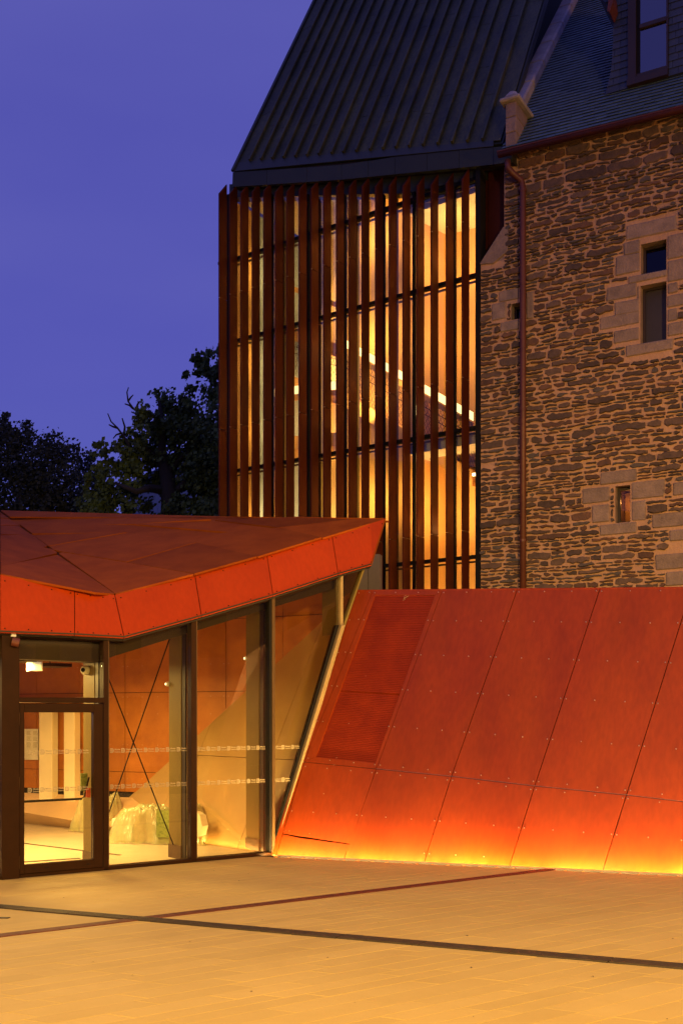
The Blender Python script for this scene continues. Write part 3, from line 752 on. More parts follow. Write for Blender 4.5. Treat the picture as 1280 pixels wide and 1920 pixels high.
# sheet-wrapped furniture
def wrapped(label, x0, x1, yb, h, dep, seed, mt=None):
    a_, b_ = fz(x0, yb), fz(x1, yb + 4); c = (a_ + b_) / 2
    q = thing('wrapped_furniture', label, 'furniture', c)
    ux = (b_ - a_).normalized(); uy = V((-ux.y, ux.x, 0)); Lx = (b_ - a_).length
    nx, ny = 96, 60; vs = []; random.seed(seed)
    for j in range(ny + 1):
        for i in range(nx + 1):
            u, v_ = i / nx * 2 - 1, j / ny * 2 - 1
            r = max(abs(u), abs(v_)); rr = (abs(u) ** 5 + abs(v_) ** 5) ** .2
            prof = 1 if rr < .72 else max(0, 1 - ((rr - .72) / .28) ** 1.4)
            fold = noise.noise(V((u * 6 + seed, v_ * 6, 0))) * .14 + abs(noise.noise(V((u * 9, v_ * 9, seed)))) * .20 + abs(noise.noise(V((u * 21, v_ * 17, seed)))) * .12
            z = h * prof * (.86 + .25 * noise.noise(V((u * 1.7, v_ * 1.5, seed * 3)))) + fold * (h * .7) * (.35 + prof * .4)
            k = 1 + .12 * noise.noise(V((u * 4, v_ * 4, seed + 9))) * (1 - prof) * 2
            p = c + ux * (u * Lx / 2 * k) + uy * (v_ * dep / 2 * k + dep / 2) + UP * max(.0, z + .006)
            vs.append(p)
    fs = [(j * (nx + 1) + i, j * (nx + 1) + i + 1, (j + 1) * (nx + 1) + i + 1, (j + 1) * (nx + 1) + i) for j in range(ny) for i in range(nx)]
    mk('plastic_cover', vs, fs, mt or M['plastic'], q, smooth=False)
    return q, c, ux, uy
random.seed(5)
q, c, ux, uy = wrapped('low furniture under crumpled plastic sheeting, seen through the first fixed pane', 190, 378, 1582, .58, .9, 3)
B().box(c + ux * .10 - uy * .04 + UP * .12, ux * .42, UP * .42, uy * .06).build('green_panel', M['green'], q)
for dx, dz, hh, mt_ in ((.62, .0, .40, 'hall'), (1.0, .0, .46, 'green'), (1.35, 0, .34, 'paper'), (.25, 0, .36, 'paper')):
    B().box(c - ux * 1.0 + ux * dx + uy * .25 + UP * .01, ux * .34, uy * .4, UP * hh).build('crate', M[mt_], q, bevel=.01)
wrapped('smaller plastic-wrapped pile seen through the lower half of the door', 128, 200, 1560, .62, .7, 8)
q = thing('wrapped_roll', 'pale rounded end of a wrapped roll beside the post, at the middle pane', 'roll', fz(368, 1585))
cc = fz(368, 1585) + UP * .32
B().tube([cc - GS * .02, cc + GS * .10, cc + GS * .13], [.22, .20, .05], 7).build('roll', M['cream'], q)

# interior lamps of the pavilion
for s_, o_, e_ in ((-5.5, -2.2, 300), (-3.2, -1.6, 220), (-2.2, -2.8, 150)):
    lamp('hall_ceiling_light', 'AREA', gs(s_, o_, 2.75), e_, (1, .66, .20), .5, direction=(0, 0, -1))
    q = thing('ceiling_lamp', {300: 'square ceiling lamp over the left part of the hall', 220: 'square ceiling lamp over the middle of the hall', 150: 'square ceiling lamp over the wrapped furniture'}[e_], 'ceiling lamp', gs(s_, o_, 2.78))
    B().box(gs(s_ - .25, o_ - .25, 2.77), GS * .5, GN * .5, UP * .05).build('housing', M['bronze'], q)
    B().tube([gs(s_, o_, 2.82), gs(s_, o_, 3.4)], .01, 6).build('rod', M['bronze'], q)
# low strip lights hidden at the foot of the lining wall and ledge
a_, b_ = ip(372, 1575), ip(500, 1600)
for p0, p1, en in ((V((-2.32, 16.86, .03)), V((-1.12, 15.48, .03)), 12),):
    c = (p0 + p1) / 2; o = lamp('foot_light', 'AREA', c, en, (1, .55, .16), (p1 - p0).length, .03)
    zl = V((0.2, .2, -1)).normalized() * 1; xl = (p1 - p0).normalized(); zl = V((-.2 * .754, -.2 * .656, -1)); zl = (zl - xl * zl.dot(xl)).normalized(); yl = zl.cross(xl)
    o.matrix_world = Matrix.Translation(c) @ Matrix((xl, yl, zl)).transposed().to_4x4()

# logos printed on the glass
def text_mesh(txt, size):
    cu = bpy.data.curves.new('text', 'FONT'); cu.body = txt; cu.size = size; cu.extrude = .0; cu.offset = .0006
    o = bpy.data.objects.new('text', cu); sc.collection.objects.link(o); bpy.context.view_layer.update()
    me = bpy.data.meshes.new_from_object(o); bpy.data.objects.remove(o); return me
lm = bmesh.new()
def put(me, x, y):
    n0 = len(lm.verts); lm.from_mesh(me); lm.verts.ensure_lookup_table()
    for v_ in lm.verts[n0:]: v_.co.x += x; v_.co.y += y
put(text_mesh('Musée', .030), .066, .004); put(text_mesh('Dobrée', .026), .066, -.026)
def rect(x0, y0, x1, y1):
    vv = [lm.verts.new((x, y, 0)) for x, y in ((x0, y0), (x1, y0), (x1, y1), (x0, y1))]; lm.faces.new(vv)
# square D emblem: outer D, inner bracket
def dshape(x0, y0, x1, y1, th):
    out_, in_ = [], []
    def d_(xa, ya, xb, yb):
        r = (yb - ya) / 2; pts = [(xa, ya), ]; 
        for k in range(9):
            a = -math.pi / 2 + math.pi * k / 8; pts.append((xb - r * .7 + r * .7 * math.cos(a), (ya + yb) / 2 + r * math.sin(a)))
        pts.append((xa, yb)); return pts
    o_, i_ = d_(x0, y0, x1, y1), d_(x0 + th, y0 + th, x1 - th, y1 - th)
    ov = [lm.verts.new((*p, 0)) for p in o_]; iv = [lm.verts.new((*p, 0)) for p in i_]; n = len(ov)
    for k in range(n): lm.faces.new((ov[k], ov[(k + 1) % n], iv[(k + 1) % n], iv[k]))
dshape(0, -.030, .054, .030, .010); dshape(.018, -.014, .038, .014, .006)
lme = bpy.data.meshes.new('logo'); lm.to_mesh(lme); lm.free(); lme.materials.append(M['logo'])
zu, zl_ = gp(208, 1408).z, gp(208, 1476).z
def logo(px, z, o, parent):
    ob = bpy.data.objects.new('logo', lme); link(ob, parent)
    p = gs(sof(px), o, z)
    ob.matrix_world = Matrix.Translation(p - ORG[parent]) @ Matrix((GS, UP, GN)).transposed().to_4x4() if False else Matrix.Identity(4)
    ob.matrix_local = Matrix.Translation(p - ORG[parent]) @ Matrix((GS, UP, GN)).transposed().to_4x4()
    ob['label'] = 'museum logo and the words Musée Dobrée printed on the glass'
for x in (52, 76, 99.7, 122.3, 145.8):
    logo(x, zu, .001, DR); logo(x, zl_, .001, DR)
for x in (207.8, 229, 250, 271.6, 292.7, 313, 333.4):
    logo(x, zu, -.027, PV); logo(x, zl_, -.027, PV)
for x in (370, 389.5, 409, 427.5, 446, 465, 482.7):
    logo(x, zu, -.027, PV); logo(x, zl_, -.027, PV)
for x in (513, 530, 547.7): logo(x, zu, -.027, PV)
for x in (513, 530): logo(x, zl_, -.027, PV)

# ------------------------------------------------------------------ tower with steel fins
TW_ = thing('fin_tower', 'tall glass tower behind vertical rust-coloured steel fins under a dark metal roof', 'tower', TC)
def tp(px, py, o=0): return hit(px, py, tower(o))
def tu(px, o=0): p = tp(px, 1000, o); return (p - TC).dot(TS)
def tq(u, o, z): return TC + TS * u + TN * o + UP * z
tipx = [425.4, 445, 466, 487.3, 509, 530.6, 552, 575, 597, 620.8, 644.8, 668.4, 692.5, 717.7, 743.3, 769, 795.3, 821.6, 850, 879.6]
tipy = [345, 345, 344, 342, 340, 342, 341, 337, 336, 336, 332, 332, 330, 330, 328.6, 328.6, 328.6, 326, 323, 315]
outx = [411, 432, 453, 474, 496, 517.4, 538.7, 561, 584.4, 607.6, 631.2, 654.2, 679, 703.9, 729.3, 754.9, 781, 808, 838, 868.6]
JZ = [11.28, 8.37, 5.5, 2.6]
FE = .24
for k in range(20):
    u = tu(tipx[k]); zt = tp(tipx[k], tipy[k]).z; zlow = zt - .24 - .05
    fo = bpy.data.objects.new('fin', None); link(fo, TW_); ORG[fo] = TC
    tops = [zt] + JZ; th = .035
    b0 = [(0, zt), (FE, zlow)]
    for s_ in range(len(JZ) + 1):
        z1 = None if s_ == 0 else JZ[s_ - 1] - .012; z0 = JZ[s_] if s_ < len(JZ) else .2
        pts = [tq(u, 0, zt if z1 is None else z1), tq(u, FE, zlow if z1 is None else z1), tq(u, FE, z0), tq(u, 0, z0)]
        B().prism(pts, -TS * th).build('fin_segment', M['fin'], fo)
fbt = B()
for k in range(20):
    u = tu(tipx[k])
    for z in JZ[:3]: fbt.box(tq(u + .001, FE - .01, z - .02), TS * .006, TN * .018, UP * .014)
tag(fbt.build('fin_clips', M['bolt'], TW_), kind='stuff')
GO = -.14; uL, uR = tu(429.5, GO), tu(899, GO)
for zi, (z, nm) in enumerate(((12.2, 0), (10.38, 1), (7.49, 1), (5.05, 1), (2.4, 1))):
    B().box(tq(uL - .0, GO - .04, z - .045), TS * (uR - uL), UP * .065, TN * .11).build('mullion', M['black'], TW_)
    B().box(tq(uL - .25, GO + .05, z - .04), TS * (.3), UP * .06, TN * .05).build('fin_bracket', M['black'], TW_)
    B().box(tq(uL, GO - .07, z - .11), TS * (uR - uL), UP * .03, TN * .04).build('mullion_trim', M['bronze_l'], TW_)
mv = [(430.5, 'm'), (511.5, 'm'), (580, 'm'), (647.5, 'm'), (720, 'm'), (778, 'm'), (853, 'm'), (898, 'm')]
topz = lambda px: tp(px, 366 if px < 760 else 366 - (px - 760) * .23, GO).z
for x, _ in mv:
    u = tu(x, GO); zt = topz(x)
    B().box(tq(u - .02, GO - .02, 0), TS * .045, UP * zt, TN * .09).build('vertical_mullion', M['black'], TW_)
    if x not in (430.5, 898, 853, 778): B().box(tq(u + .05, GO - .25, 0), TS * .13, UP * zt, TN * .08).build('inner_post', M['olive'], TW_)
# glass panes per bay and storey
zz = [0.2, 2.4, 5.05, 7.49, 10.38, 12.2]
for (x0, _), (x1, __) in zip(mv, mv[1:]):
    u0, u1 = tu(x0, GO) + .03, tu(x1, GO) - .025
    for z0, z1 in zip(zz, zz[1:]):
        B().box(tq(u0, GO, z0 + .03), TS * (u1 - u0), UP * (z1 - z0 - .09), TN * .012).build('pane', M['tglass'], TW_)
    if x1 <= 860:
        za, zb_ = topz(x0) - .03, topz(x1) - .03
        if min(za, zb_) > 12.3: B().prism([tq(u0, GO, 12.24), tq(u1, GO, 12.24), tq(u1, GO, zb_), tq(u0, GO, za)], TN * .012).build('pane', M['tglass'], TW_)
# corner cladding between fins and stone
cc = [tp(902, 316, .02), tp(944, 306, .02), tp(944, 500, .02), tp(902, 500, .02)]
B().prism([tp(902, 312, -.3), tp(950, 300, -.3), tp(950, 520, -.3), tp(902, 520, -.3)], -TN * .1).build('corner_panel', M['fin'], TW_)
B().prism([tp(915, 312, -.27), tp(950, 300, -.27), tp(950, 520, -.27), tp(915, 520, -.27)], -TN * .015).build('corner_panel', M['fin'], TW_)
B().box(tq(uR + .0, GO - .05, 0), TS * .10, UP * 12.3, TN * .22).build('corner_frame', M['black'], TW_)
# head band over the glass, following the eave
hb = [tp(430, 370, GO + .03), tp(760, 362, GO + .03), tp(905, 330, GO + .03), tp(905, 305, GO + .03), tp(430, 345, GO + .03)]
B().prism(hb, -TN * .25).build('soffit_board', M['zincb'], TW_)
# eave band
EO = .12
E = lambda x, y: tp(x, y, EO)
top_e = [(436, 322), (500, 318), (575, 313), (640, 308), (690, 301), (740, 293), (800, 287), (860, 281), (925, 275), (960, 271)]
bot_e = [(435, 350), (500, 346), (575, 341), (640, 336.5), (690, 331.5), (740, 326.5), (800, 320.5), (860, 314.5), (925, 308), (960, 303)]
for i in range(len(top_e) - 1):
    pts = [E(*top_e[i]), E(*top_e[i + 1]), E(*bot_e[i + 1]), E(*bot_e[i])]
    B().prism(inset(pts, TN, .004), -TN * .10).build('eave_band', M['zincb'], TW_)
pts = [E(436, 324), E(960, 273), E(960, 303), E(435, 349)]
B().prism([p - TN * .03 for p in pts], -TN * .25).build('eave_core', M['gap'], TW_)
# roof
R0 = E(436, 322); R1 = E(925, 275); R2 = CAM + ray(590, 0) * 26.6
ZN = (R1 - R0).cross(R2 - R0).normalized()
if ZN.y > 0: ZN = -ZN
ud = (R2 - R0).normalized(); ed = (R1 - R0).normalized()
def rz(px, py, o=0): return hit(px, py, (R0 + ZN * o, ZN))
rl = rz(590, 0)
RF = bpy.data.objects.new('roof', None); link(RF, TW_); ORG[RF] = TC
sx = [443, 470, 491, 512, 533, 555, 577, 599, 623, 645, 669, 695, 719, 743, 768, 794, 821.6, 848.7, 877, 905.6, 938]
def sb(x): return 303.5 - (x - 470) * .088 + (8 if x < 460 else 0)
Lr = 9.5
roofb = [R0 - ZN * .03, rz(942, 268, -.03), rz(942, 268, -.03) + ud * Lr, R0 + ud * Lr - ZN * .03]
B().prism(roofb, -ZN * .12).build('roof_deck', M['zincb'], RF)
random.seed(11)
for i in range(len(sx) - 1):
    a_, b_ = rz(sx[i], sb(sx[i])), rz(sx[i + 1], sb(sx[i + 1]))
    if i == 0: a_ = R0 + ud * .05
    l = 0; first = True
    while l < Lr:
        ln = random.uniform(2.2, 3.6) * (random.uniform(.3, 1) if first else 1); l2 = min(Lr, l + ln)
        pts = [a_ + ud * l, b_ + ud * l, b_ + ud * (l2 - .003), a_ + ud * (l2 - .003)]
        B().prism([pts[0] + ZN * .005, pts[1] + ZN * .005, pts[2] + ZN * .002, pts[3] + ZN * .002], -ZN * .012).build('roof_sheet', M['zinc'], RF)
        l = l2; first = False
        if (b_ + ud * l - CAM).dot(UP) / (b_ + ud * l).y > .72: break
    if i: B().box(a_ - ed * .03 + ZN * .0, ud * Lr, ed * .045, ZN * .075).build('seam', M['zinc'], RF)
B().prism([R0 - ed * .02, R0 + ed * .05, R0 + ed * .05 + ud * Lr, R0 - ed * .02 + ud * Lr], ZN * .05).build('verge_trim', M['zincb'], RF)
B().prism([rz(936, 262, -.01), rz(944, 266, -.01), rz(985, 180, -.01), rz(1072, 0, -.01), rz(1030, 0, -.01), a_ + ud * .0 + ed * .25] if False else [rz(925, 268, -1.0), rz(945, 262, -1.0), rz(1090, -30, -1.0), rz(1000, -30, -1.0)], -ZN * .05).build('roof_flashing', M['zincb'], RF)
# lower apron strip
a_, b_ = rz(440, 312, .01), rz(918, 268, .01)
B().prism([R0 + ZN * .005, R1 + ZN * .005, rz(925, 264, .005), rz(446, 305, .005)], ZN * .016).build('apron', M['zincb'], RF)
# tower interior
dpt = -3.2
back_t = thing('tower_interior', 'warm lit stair hall seen between the fins of the tower', 'interior', TC)
def slab(px0, px1, z0, z1, o, mt, name='lining_wall', th=.1):
    u0, u1 = tu(px0, o), tu(px1, o)
    return B().box(tq(u0, o, z0), TS * (u1 - u0), UP * (z1 - z0), -TN * th).build(name, mt, back_t)
slab(645, 775, .2, 13.2, -1.1, M['ochre'])
ENDP = (tq(uL + .04, 0, 0), TS)
ends = [(434, 'ochre'), (482, 'greyw'), (502, 'ochre'), (546, 'greyw'), (586, 'pinkw'), (660, None)]
dmax = 3.0
for (x0, m0), (x1, _m) in zip(ends, ends[1:]):
    d0, d1 = -(hit(x0, 1000, ENDP) - TC).dot(TN), -(hit(x1, 1000, ENDP) - TC).dot(TN)
    d0 = max(d0, .16)
    if d0 < dmax: 
        dd1 = min(d1, dmax)
        if d1 < 0: dd1 = dmax
        B().box(tq(uL + .04, -d0, .2), -TN * (dd1 - d0 - .01), UP * 13.4, -TS * .08).build('lining_wall', M[m0], back_t)
slab(560, 660, .2, 13.6, -3.0, M['pinkw'])
# small room behind the right part
def col(x, y, z): return V((x, y, z))
A_, Bc, Cc = (1.30, 21.2), (2.18, 22.1), (2.95, 21.65)
D_e = (TC + TS * uR); 
for (x0, y0), (x1, y1) in ((A_, Bc), (Bc, Cc)):
    B().prism([col(x0, y0, .2), col(x1, y1, .2), col(x1, y1, 12.1), col(x0, y0, 12.1)], (.05, .09, 0)).build('lining_wall', M['ochre'], back_t)
B().prism([col(Cc[0], Cc[1], .2), col(D_e.x + .05, D_e.y + .1, .2), col(D_e.x + .05, D_e.y + .1, 12.1), col(Cc[0], Cc[1], 12.1)], (.08, .05, 0)).build('lining_wall', M['ochre'], back_t)
for z, th_ in ((12.0, .5), (7.22, .22)):
    uu0 = tu(770, GO - .06)
    p0, p1 = tq(uu0, GO - .09, z), tq(uR, GO - .09, z)
    B().prism([p0, p1, col(Cc[0], Cc[1], z), col(Bc[0], Bc[1], z), col(A_[0], A_[1], z)], (0, 0, th_)).build('ceiling', M['cream'], back_t)
B().prism([tq(uL, GO - .1, 13.7), tq(tu(775, GO), GO - .1, 12.75), tq(tu(775, GO), -3, 12.75), tq(uL, -3, 13.7)], (0, 0, .1)).build('ceiling', M['cream'], back_t)
for px in (430,):
    B().box(tq(uL - .05, GO - .08, .2), -TN * 2.9, UP * 13.3, TS * -.05).build('outer_wall', M['concrete'], back_t)
B().box(tq(uL, -3.1, 0), TS * (uR - uL + .6), UP * 13.8, -TN * .1).build('back_wall', M['ochre'], back_t)
# stair flights: stringer, lit handrail and mesh balustrade
def flight(p0, p1, o, label, mesh=True, lit=True):
    a_, b_ = hit(*p0, tower(o)), hit(*p1, tower(o)); d_ = b_ - a_
    q = thing('stair_flight', label, 'stairs', (a_ + b_) / 2, 'stair flights inside the tower')
    if lit: B().prism([a_, b_, b_ - UP * .17, a_ - UP * .17], -TN * .05).build('lit_handrail', M['tube'], q)
    B().prism([a_ - UP * .2, b_ - UP * .2, b_ - UP * .32, a_ - UP * .32], -TN * .05).build('rail', M['ochre'], q)
    B().prism([a_ - UP * 1.15, b_ - UP * 1.15, b_ - UP * 1.45, a_ - UP * 1.45], -TN * 1.0).build('stringer', M['ochre'], q)
    if mesh:
        m_ = B(); L__ = d_.length; n = int(L__ / .09); dn = d_ / n
        for k in range(n + 1):
            p = a_ + dn * k
            for sgn in (-1, 1):
                e_ = p + dn * (sgn * 6) - UP * 1.12
                m_.tube([p - UP * .3, e_ + TN * .01 * sgn], .004, 3)
        for k in (.45, .6): m_.tube([a_ - UP * k, b_ - UP * k], .007, 4)
        tag(m_.build('mesh_balustrade', M['black'], q), kind='stuff')
        B().prism([a_ - UP * .3 - TN * .9, b_ - UP * .3 - TN * .9, b_ - UP * 1.15 - TN * .9, a_ - UP * 1.15 - TN * .9], -TN * .02).build('far_side', M['cream'], q)
flight((640, 632), (885, 772), -.75, 'long lit stair flight falling to the right between the tower fins')
flight((488, 498), (640, 553), -1.9, 'upper stair flight edge falling to the right on the left of the tower', mesh=False, lit=False)
flight((520, 604), (645, 640), -1.7, 'middle stair flight with mesh side behind the left fins of the tower', lit=False)
flight((500, 730), (648, 712), -1.5, 'lower lit landing behind the left fins of the tower', mesh=False)
TWARM = (1, .61, .19)
for z, u_, en, dr in ((10.6, .9, 26, (0, 0, 1)), (5.5, .9, 30, (0, 0, 1)), (6.2, .9, 24, (.1, 1, -.1)), (9.6, .9, 24, (.1, 1, 0)), (11.2, .9, 24, (.1, 1, 0)), (4.2, .9, 18, (.1, 1, -.1))):
    p = V((2.2, 20.75, z)); lamp('tower_light', 'AREA', p, en * 1.2, TWARM, .12, direction=dr)
for z in (3.5, 6.6, 8.6, 10.1, 12.2):
    for du, o, en in ((.55, -.9, 16), (1.3, -2.0, 26), (2.6, -2.2, 30), (3.4, -.55, 26), (4.4, -.6, 24)):
        p = tq(uL + du, o, z); lamp('tower_light', 'AREA', p, en * 1.15, TWARM, .7, direction=-TS * .8 - TN * .6)
q = thing('ceiling_spot', 'small glowing ceiling spot in the tower near the stone house', 'spotlight', hit(886, 890, tower(-.6)))
B().tube([ORG[q], ORG[q] + TS * .12], .03, 8).build('lens', M['led'], q)
# concrete piece between canopy and tower
t = thing('concrete_parapet', 'plain grey-brown concrete parapet between the canopy end and the first full fin', 'parapet', V((.2, 18.4, 0)))
PP = (V((.3, 18.3, 0)), V((-.3, -.95, 0)).normalized())
a_, b_, c_ = hit(640, 1050, PP), hit(690, 1050, PP), hit(712, 1050, PP)
for u_, v_ in ((a_, b_), (b_, c_)):
    B().prism([V((u_.x + .005, u_.y, .2)), V((v_.x - .005, v_.y, .2)), V((v_.x - .005, v_.y, v_.z + .1)), V((u_.x + .005, u_.y, u_.z + .1))], (.05, .2, 0)).build('block', M['concrete'], t)

# ------------------------------------------------------------------ stone house
SH = thing('stone_house', 'old rubble stone house with dressed granite window surrounds and a steep slate roof', 'house', TC)
def sp(px, py, o=0): return hit(px, py, stone(o))
def su(px): return (sp(px, 1000) - TC).dot(SS)
def sz(px, py): return sp(px, py).z
def sq(u, z, o=0): return TC + SS * u + SN * o + UP * z
def srect(x0, y0, x1, y1): return (su(x0), su(x1), sz(x0, y1), sz(x0, y0))   # u0,u1,z0,z1 (y at the left edge)
eL, eR = (945, 300), (1280, 222)
def eave_z(u):
    za, zb_ = sz(945, 292), sz(1280, 210); ua, ub = su(945), su(1280)
    return za + (zb_ - za) * (u - ua) / (ub - ua)
EZ = max(eave_z(su(945)), eave_z(su(1280)))
uA, uB, uC = su(899), su(945), 5.4
zSh0, zSh1 = sz(900, 497), sz(945, 427)
openings = [srect(1201, 458, 1249, 516), srect(1200, 536, 1249, 645), srect(958, 570, 975.5, 600), srect(1153, 912, 1181, 981)]
# mortar wall on a grid around the openings
us = sorted({uA, uB, uC} | {v for o in openings for v in o[:2]}); zs = sorted({0.0, zSh0, 13.2} | {v for o in openings for v in o[2:]})
WL = bpy.data.objects.new('wall', None); link(WL, SH); ORG[WL] = TC
mb = B()
def mort(u0, u1, z0, z1):
    nu = max(1, int((u1 - u0) / .12)); nz_ = max(1, int((z1 - z0) / .12)); vs = []
    for j in range(nz_ + 1):
        for i in range(nu + 1):
            u, z = u0 + (u1 - u0) * i / nu, z0 + (z1 - z0) * j / nz_
            edge = i in (0, nu) or j in (0, nz_)
            o = 0 if edge else .012 * noise.noise(V((u * 5, z * 5, 1)))
            vs.append(sq(u, min(z, eave_z(u) + .1), o))
    mb.add(vs, [(j * (nu + 1) + i, j * (nu + 1) + i + 1, (j + 1) * (nu + 1) + i + 1, (j + 1) * (nu + 1) + i) for j in range(nz_) for i in range(nu)])
for u0, u1 in zip(us, us[1:]):
    for z0, z1 in zip(zs, zs[1:]):
        um, zm = (u0 + u1) / 2, (z0 + z1) / 2
        if any(o[0] < um < o[1] and o[2] < zm < o[3] for o in openings): continue
        if um < uB and zm > zSh0: continue
        mort(u0, u1, z0, z1)
mb.build('mortar', M['mortar'], WL, smooth=True)
B().prism([sq(uA, zSh0), sq(uB, zSh0), sq(uB, zSh1)], -SN * .4).build('dressed_stone', M['granite'], WL)
B().prism([sq(uA - .005, zSh0 + .01, .03), sq(uB - .01, zSh1 + .02, .03), sq(uB + .09, zSh1 - .05, .03), sq(uB + .08, zSh1 - .45, .03), sq(uA + .28, zSh0 - .03, .03)], -SN * .2).build('dressed_stone', M['granite'], WL, bevel=.01)
B().prism([sq(uA, 0, -.001), sq(uA, zSh0, -.001), sq(uA, zSh0, -.6), sq(uA, 0, -.6)], SS * .02).build('side_face', M['mortar'], WL)
B().prism([sq(uB, zSh0, -.001), sq(uB, EZ, -.001), sq(uB, EZ, -.6), sq(uB, zSh0, -.6)], SS * .02).build('side_face', M['mortar'], WL)
# dressed blocks
dress = [(1174, 423, 1270, 452), (1169, 455, 1200, 480), (1153, 482, 1200, 518), (1178, 519, 1252, 533), (1136, 540, 1194, 566), (1152, 567, 1199, 593), (1124, 595, 1199, 620), (1150, 621, 1199, 646), (1172, 649, 1262, 670),
         (1251, 442, 1292, 488), (1251, 490, 1300, 530), (1251, 532, 1272, 552), (1251, 554, 1290, 578), (1251, 580, 1270, 604), (1251, 606, 1288, 632), (1194, 535, 1199, 566),
         (935, 546, 973, 568), (922, 570, 949, 602), (938, 605, 973, 624), (986, 548, 1000, 600),
         (1125, 886, 1194, 910), (1091, 917, 1143, 946), (1110, 948, 1143, 982), (1183, 905, 1246, 938), (1183, 940, 1211, 978), (1124, 984, 1194, 1005),
         (1222, 964, 1300, 992), (1255, 994, 1300, 1016), (1228, 1040, 1300, 1070), (1261, 905, 1300, 930), (1248, 1072, 1300, 1100), (956, 294, 972, 312), (955, 700, 0, 0)]
drects = []
for r in dress:
    if r[2] <= 0: continue
    u0, u1, z0, z1 = srect(*r)
    drects.append((u0, u1, z0, z1)); g_ = .006
    rj = lambda: random.uniform(-.012, .012)
    # edges that face an opening stay straight, the others are uneven
    qs = [(u0 + g_ + rj() * (r[2] not in (1200, 1199, 1143, 949)), z0 + g_ + rj() * .5), (u1 - g_ + rj() * (r[2] not in (1200, 1199, 1143, 949, 1194, 973)), z0 + g_ + rj() * .5),
          (u1 - g_ + rj() * (r[2] not in (1200, 1199, 1143, 949, 1194, 973)), z1 - g_ + rj() * .5), (u0 + g_ + rj() * (r[0] not in (1251, 1183, 986)), z1 - g_ + rj() * .5)]
    B().prism([sq(a__, b__, -.05) for a__, b__ in qs], SN * (.066 + random.random() * .012)).build('dressed_stone', M['granite'], WL, bevel=.016)
# openings: reveals, frames, panes
def reveal(o, dep, mt_):
    u0, u1, z0, z1 = o; b = B()
    b.box(sq(u0 - .01, z0, -.002), SS * .01, UP * (z1 - z0), -SN * dep); b.box(sq(u1, z0, -.002), SS * .01, UP * (z1 - z0), -SN * dep)
    b.box(sq(u0 - .01, z1, -.002), SS * (u1 - u0 + .02), UP * .01, -SN * dep); b.box(sq(u0 - .01, z0 - .01, -.002), SS * (u1 - u0 + .02), UP * .01, -SN * dep)
    b.build('reveal', M['granite'], SH)
def framed(o, dep, pane, mull=False, back=None):
    u0, u1, z0, z1 = o; f = bpy.data.objects.new('window', None); link(f, SH); ORG[f] = TC; w_ = .045
    fr = B(); fr.box(sq(u0, z0, -dep), SS * w_, UP * (z1 - z0), SN * .05); fr.box(sq(u1 - w_, z0, -dep), SS * w_, UP * (z1 - z0), SN * .05)
    fr.box(sq(u0 + w_, z0, -dep), SS * (u1 - u0 - 2 * w_), UP * w_, SN * .049); fr.box(sq(u0 + w_, z1 - w_, -dep), SS * (u1 - u0 - 2 * w_), UP * w_, SN * .049)
    fr.build('frame', M['dwood'], f)
    B().box(sq(u0 + w_, z0 + w_, -dep - .001), SS * (u1 - u0 - 2 * w_), UP * (z1 - z0 - 2 * w_), SN * .01).build('pane', pane, f)
    B().box(sq(u0 - .01, z0 - .01, -dep - .5), SS * (u1 - u0 + .02), UP * (z1 - z0 + .02), SN * .01).build('dark_room', back or M['gap'], f)
for k, o in enumerate(openings):
    reveal(o, .22, None)
    framed(o, .22, M['shutter'] if k == 1 else (glassmat('lit_glass', (.9, .8, .6), .06) if k == 3 else M['wglass']), back=M['ochre'] if k == 3 else None)
lamp('room_lamp', 'POINT', sq((openings[3][0] + openings[3][1]) / 2, openings[3][3] - .2, -.45), 2.2, (1, .5, .2), .04)
# rubble stones
random.seed(21)
stones = []; z = .0
block = drects + openings
def free(u0, u1, z0, z1):
    segs = [(u0, u1)]
    for a_, b_, c_, d_ in block:
        if d_ <= z0 + .012 or c_ >= z1 - .012: continue
        ns = []
        for s0, s1 in segs:
            if b_ <= s0 or a_ >= s1: ns.append((s0, s1)); continue
            if a_ > s0: ns.append((s0, a_))
            if b_ < s1: ns.append((b_, s1))
        segs = ns
    return segs
def stone_rows(ua, ub, z0, h):
    for s0, s1 in free(ua, ub, z0, z0 + h):
        u = s0
        while u < s1 - .05:
            wd = min(random.choice([.12, .18, .22, .28, .34, .42, .55]) * random.uniform(.75, 1.3) * (1.1 if h > .09 else .9), s1 - u)
            wd = max(wd, h * random.uniform(1.4, 2.4)); wd = min(wd, h * 5.5, s1 - u)
            if s1 - u - wd < .08: wd = s1 - u
            if h > .11 and random.random() < .35 and wd > .2:
                f0 = random.uniform(.4, .6); stones.append((u, u + wd, z0, z0 + h * f0)); 
                if random.random() < .6 and wd > .3:
                    f1 = random.uniform(.35, .65); stones.append((u, u + wd * f1, z0 + h * f0, z0 + h)); stones.append((u + wd * f1, u + wd, z0 + h * f0, z0 + h))
                else: stones.append((u, u + wd, z0 + h * f0, z0 + h))
            else: stones.append((u, u + wd, z0, z0 + h))
            u += wd
z = 3.0
while z < EZ + .1:
    h = random.choice([.045, .055, .06, .07, .08, .09, .105, .13, .155]) * random.uniform(.9, 1.1)
    if z > 11.3: h *= 1.1
    stone_rows(uA if z < zSh0 - .1 else uB, uC, z, h); z += h
def wob(u, z): return .035 * noise.noise(V((u * .9, z * 1.1, 5))) + .016 * noise.noise(V((u * 3.1, z * 3, 8)))
allst = []
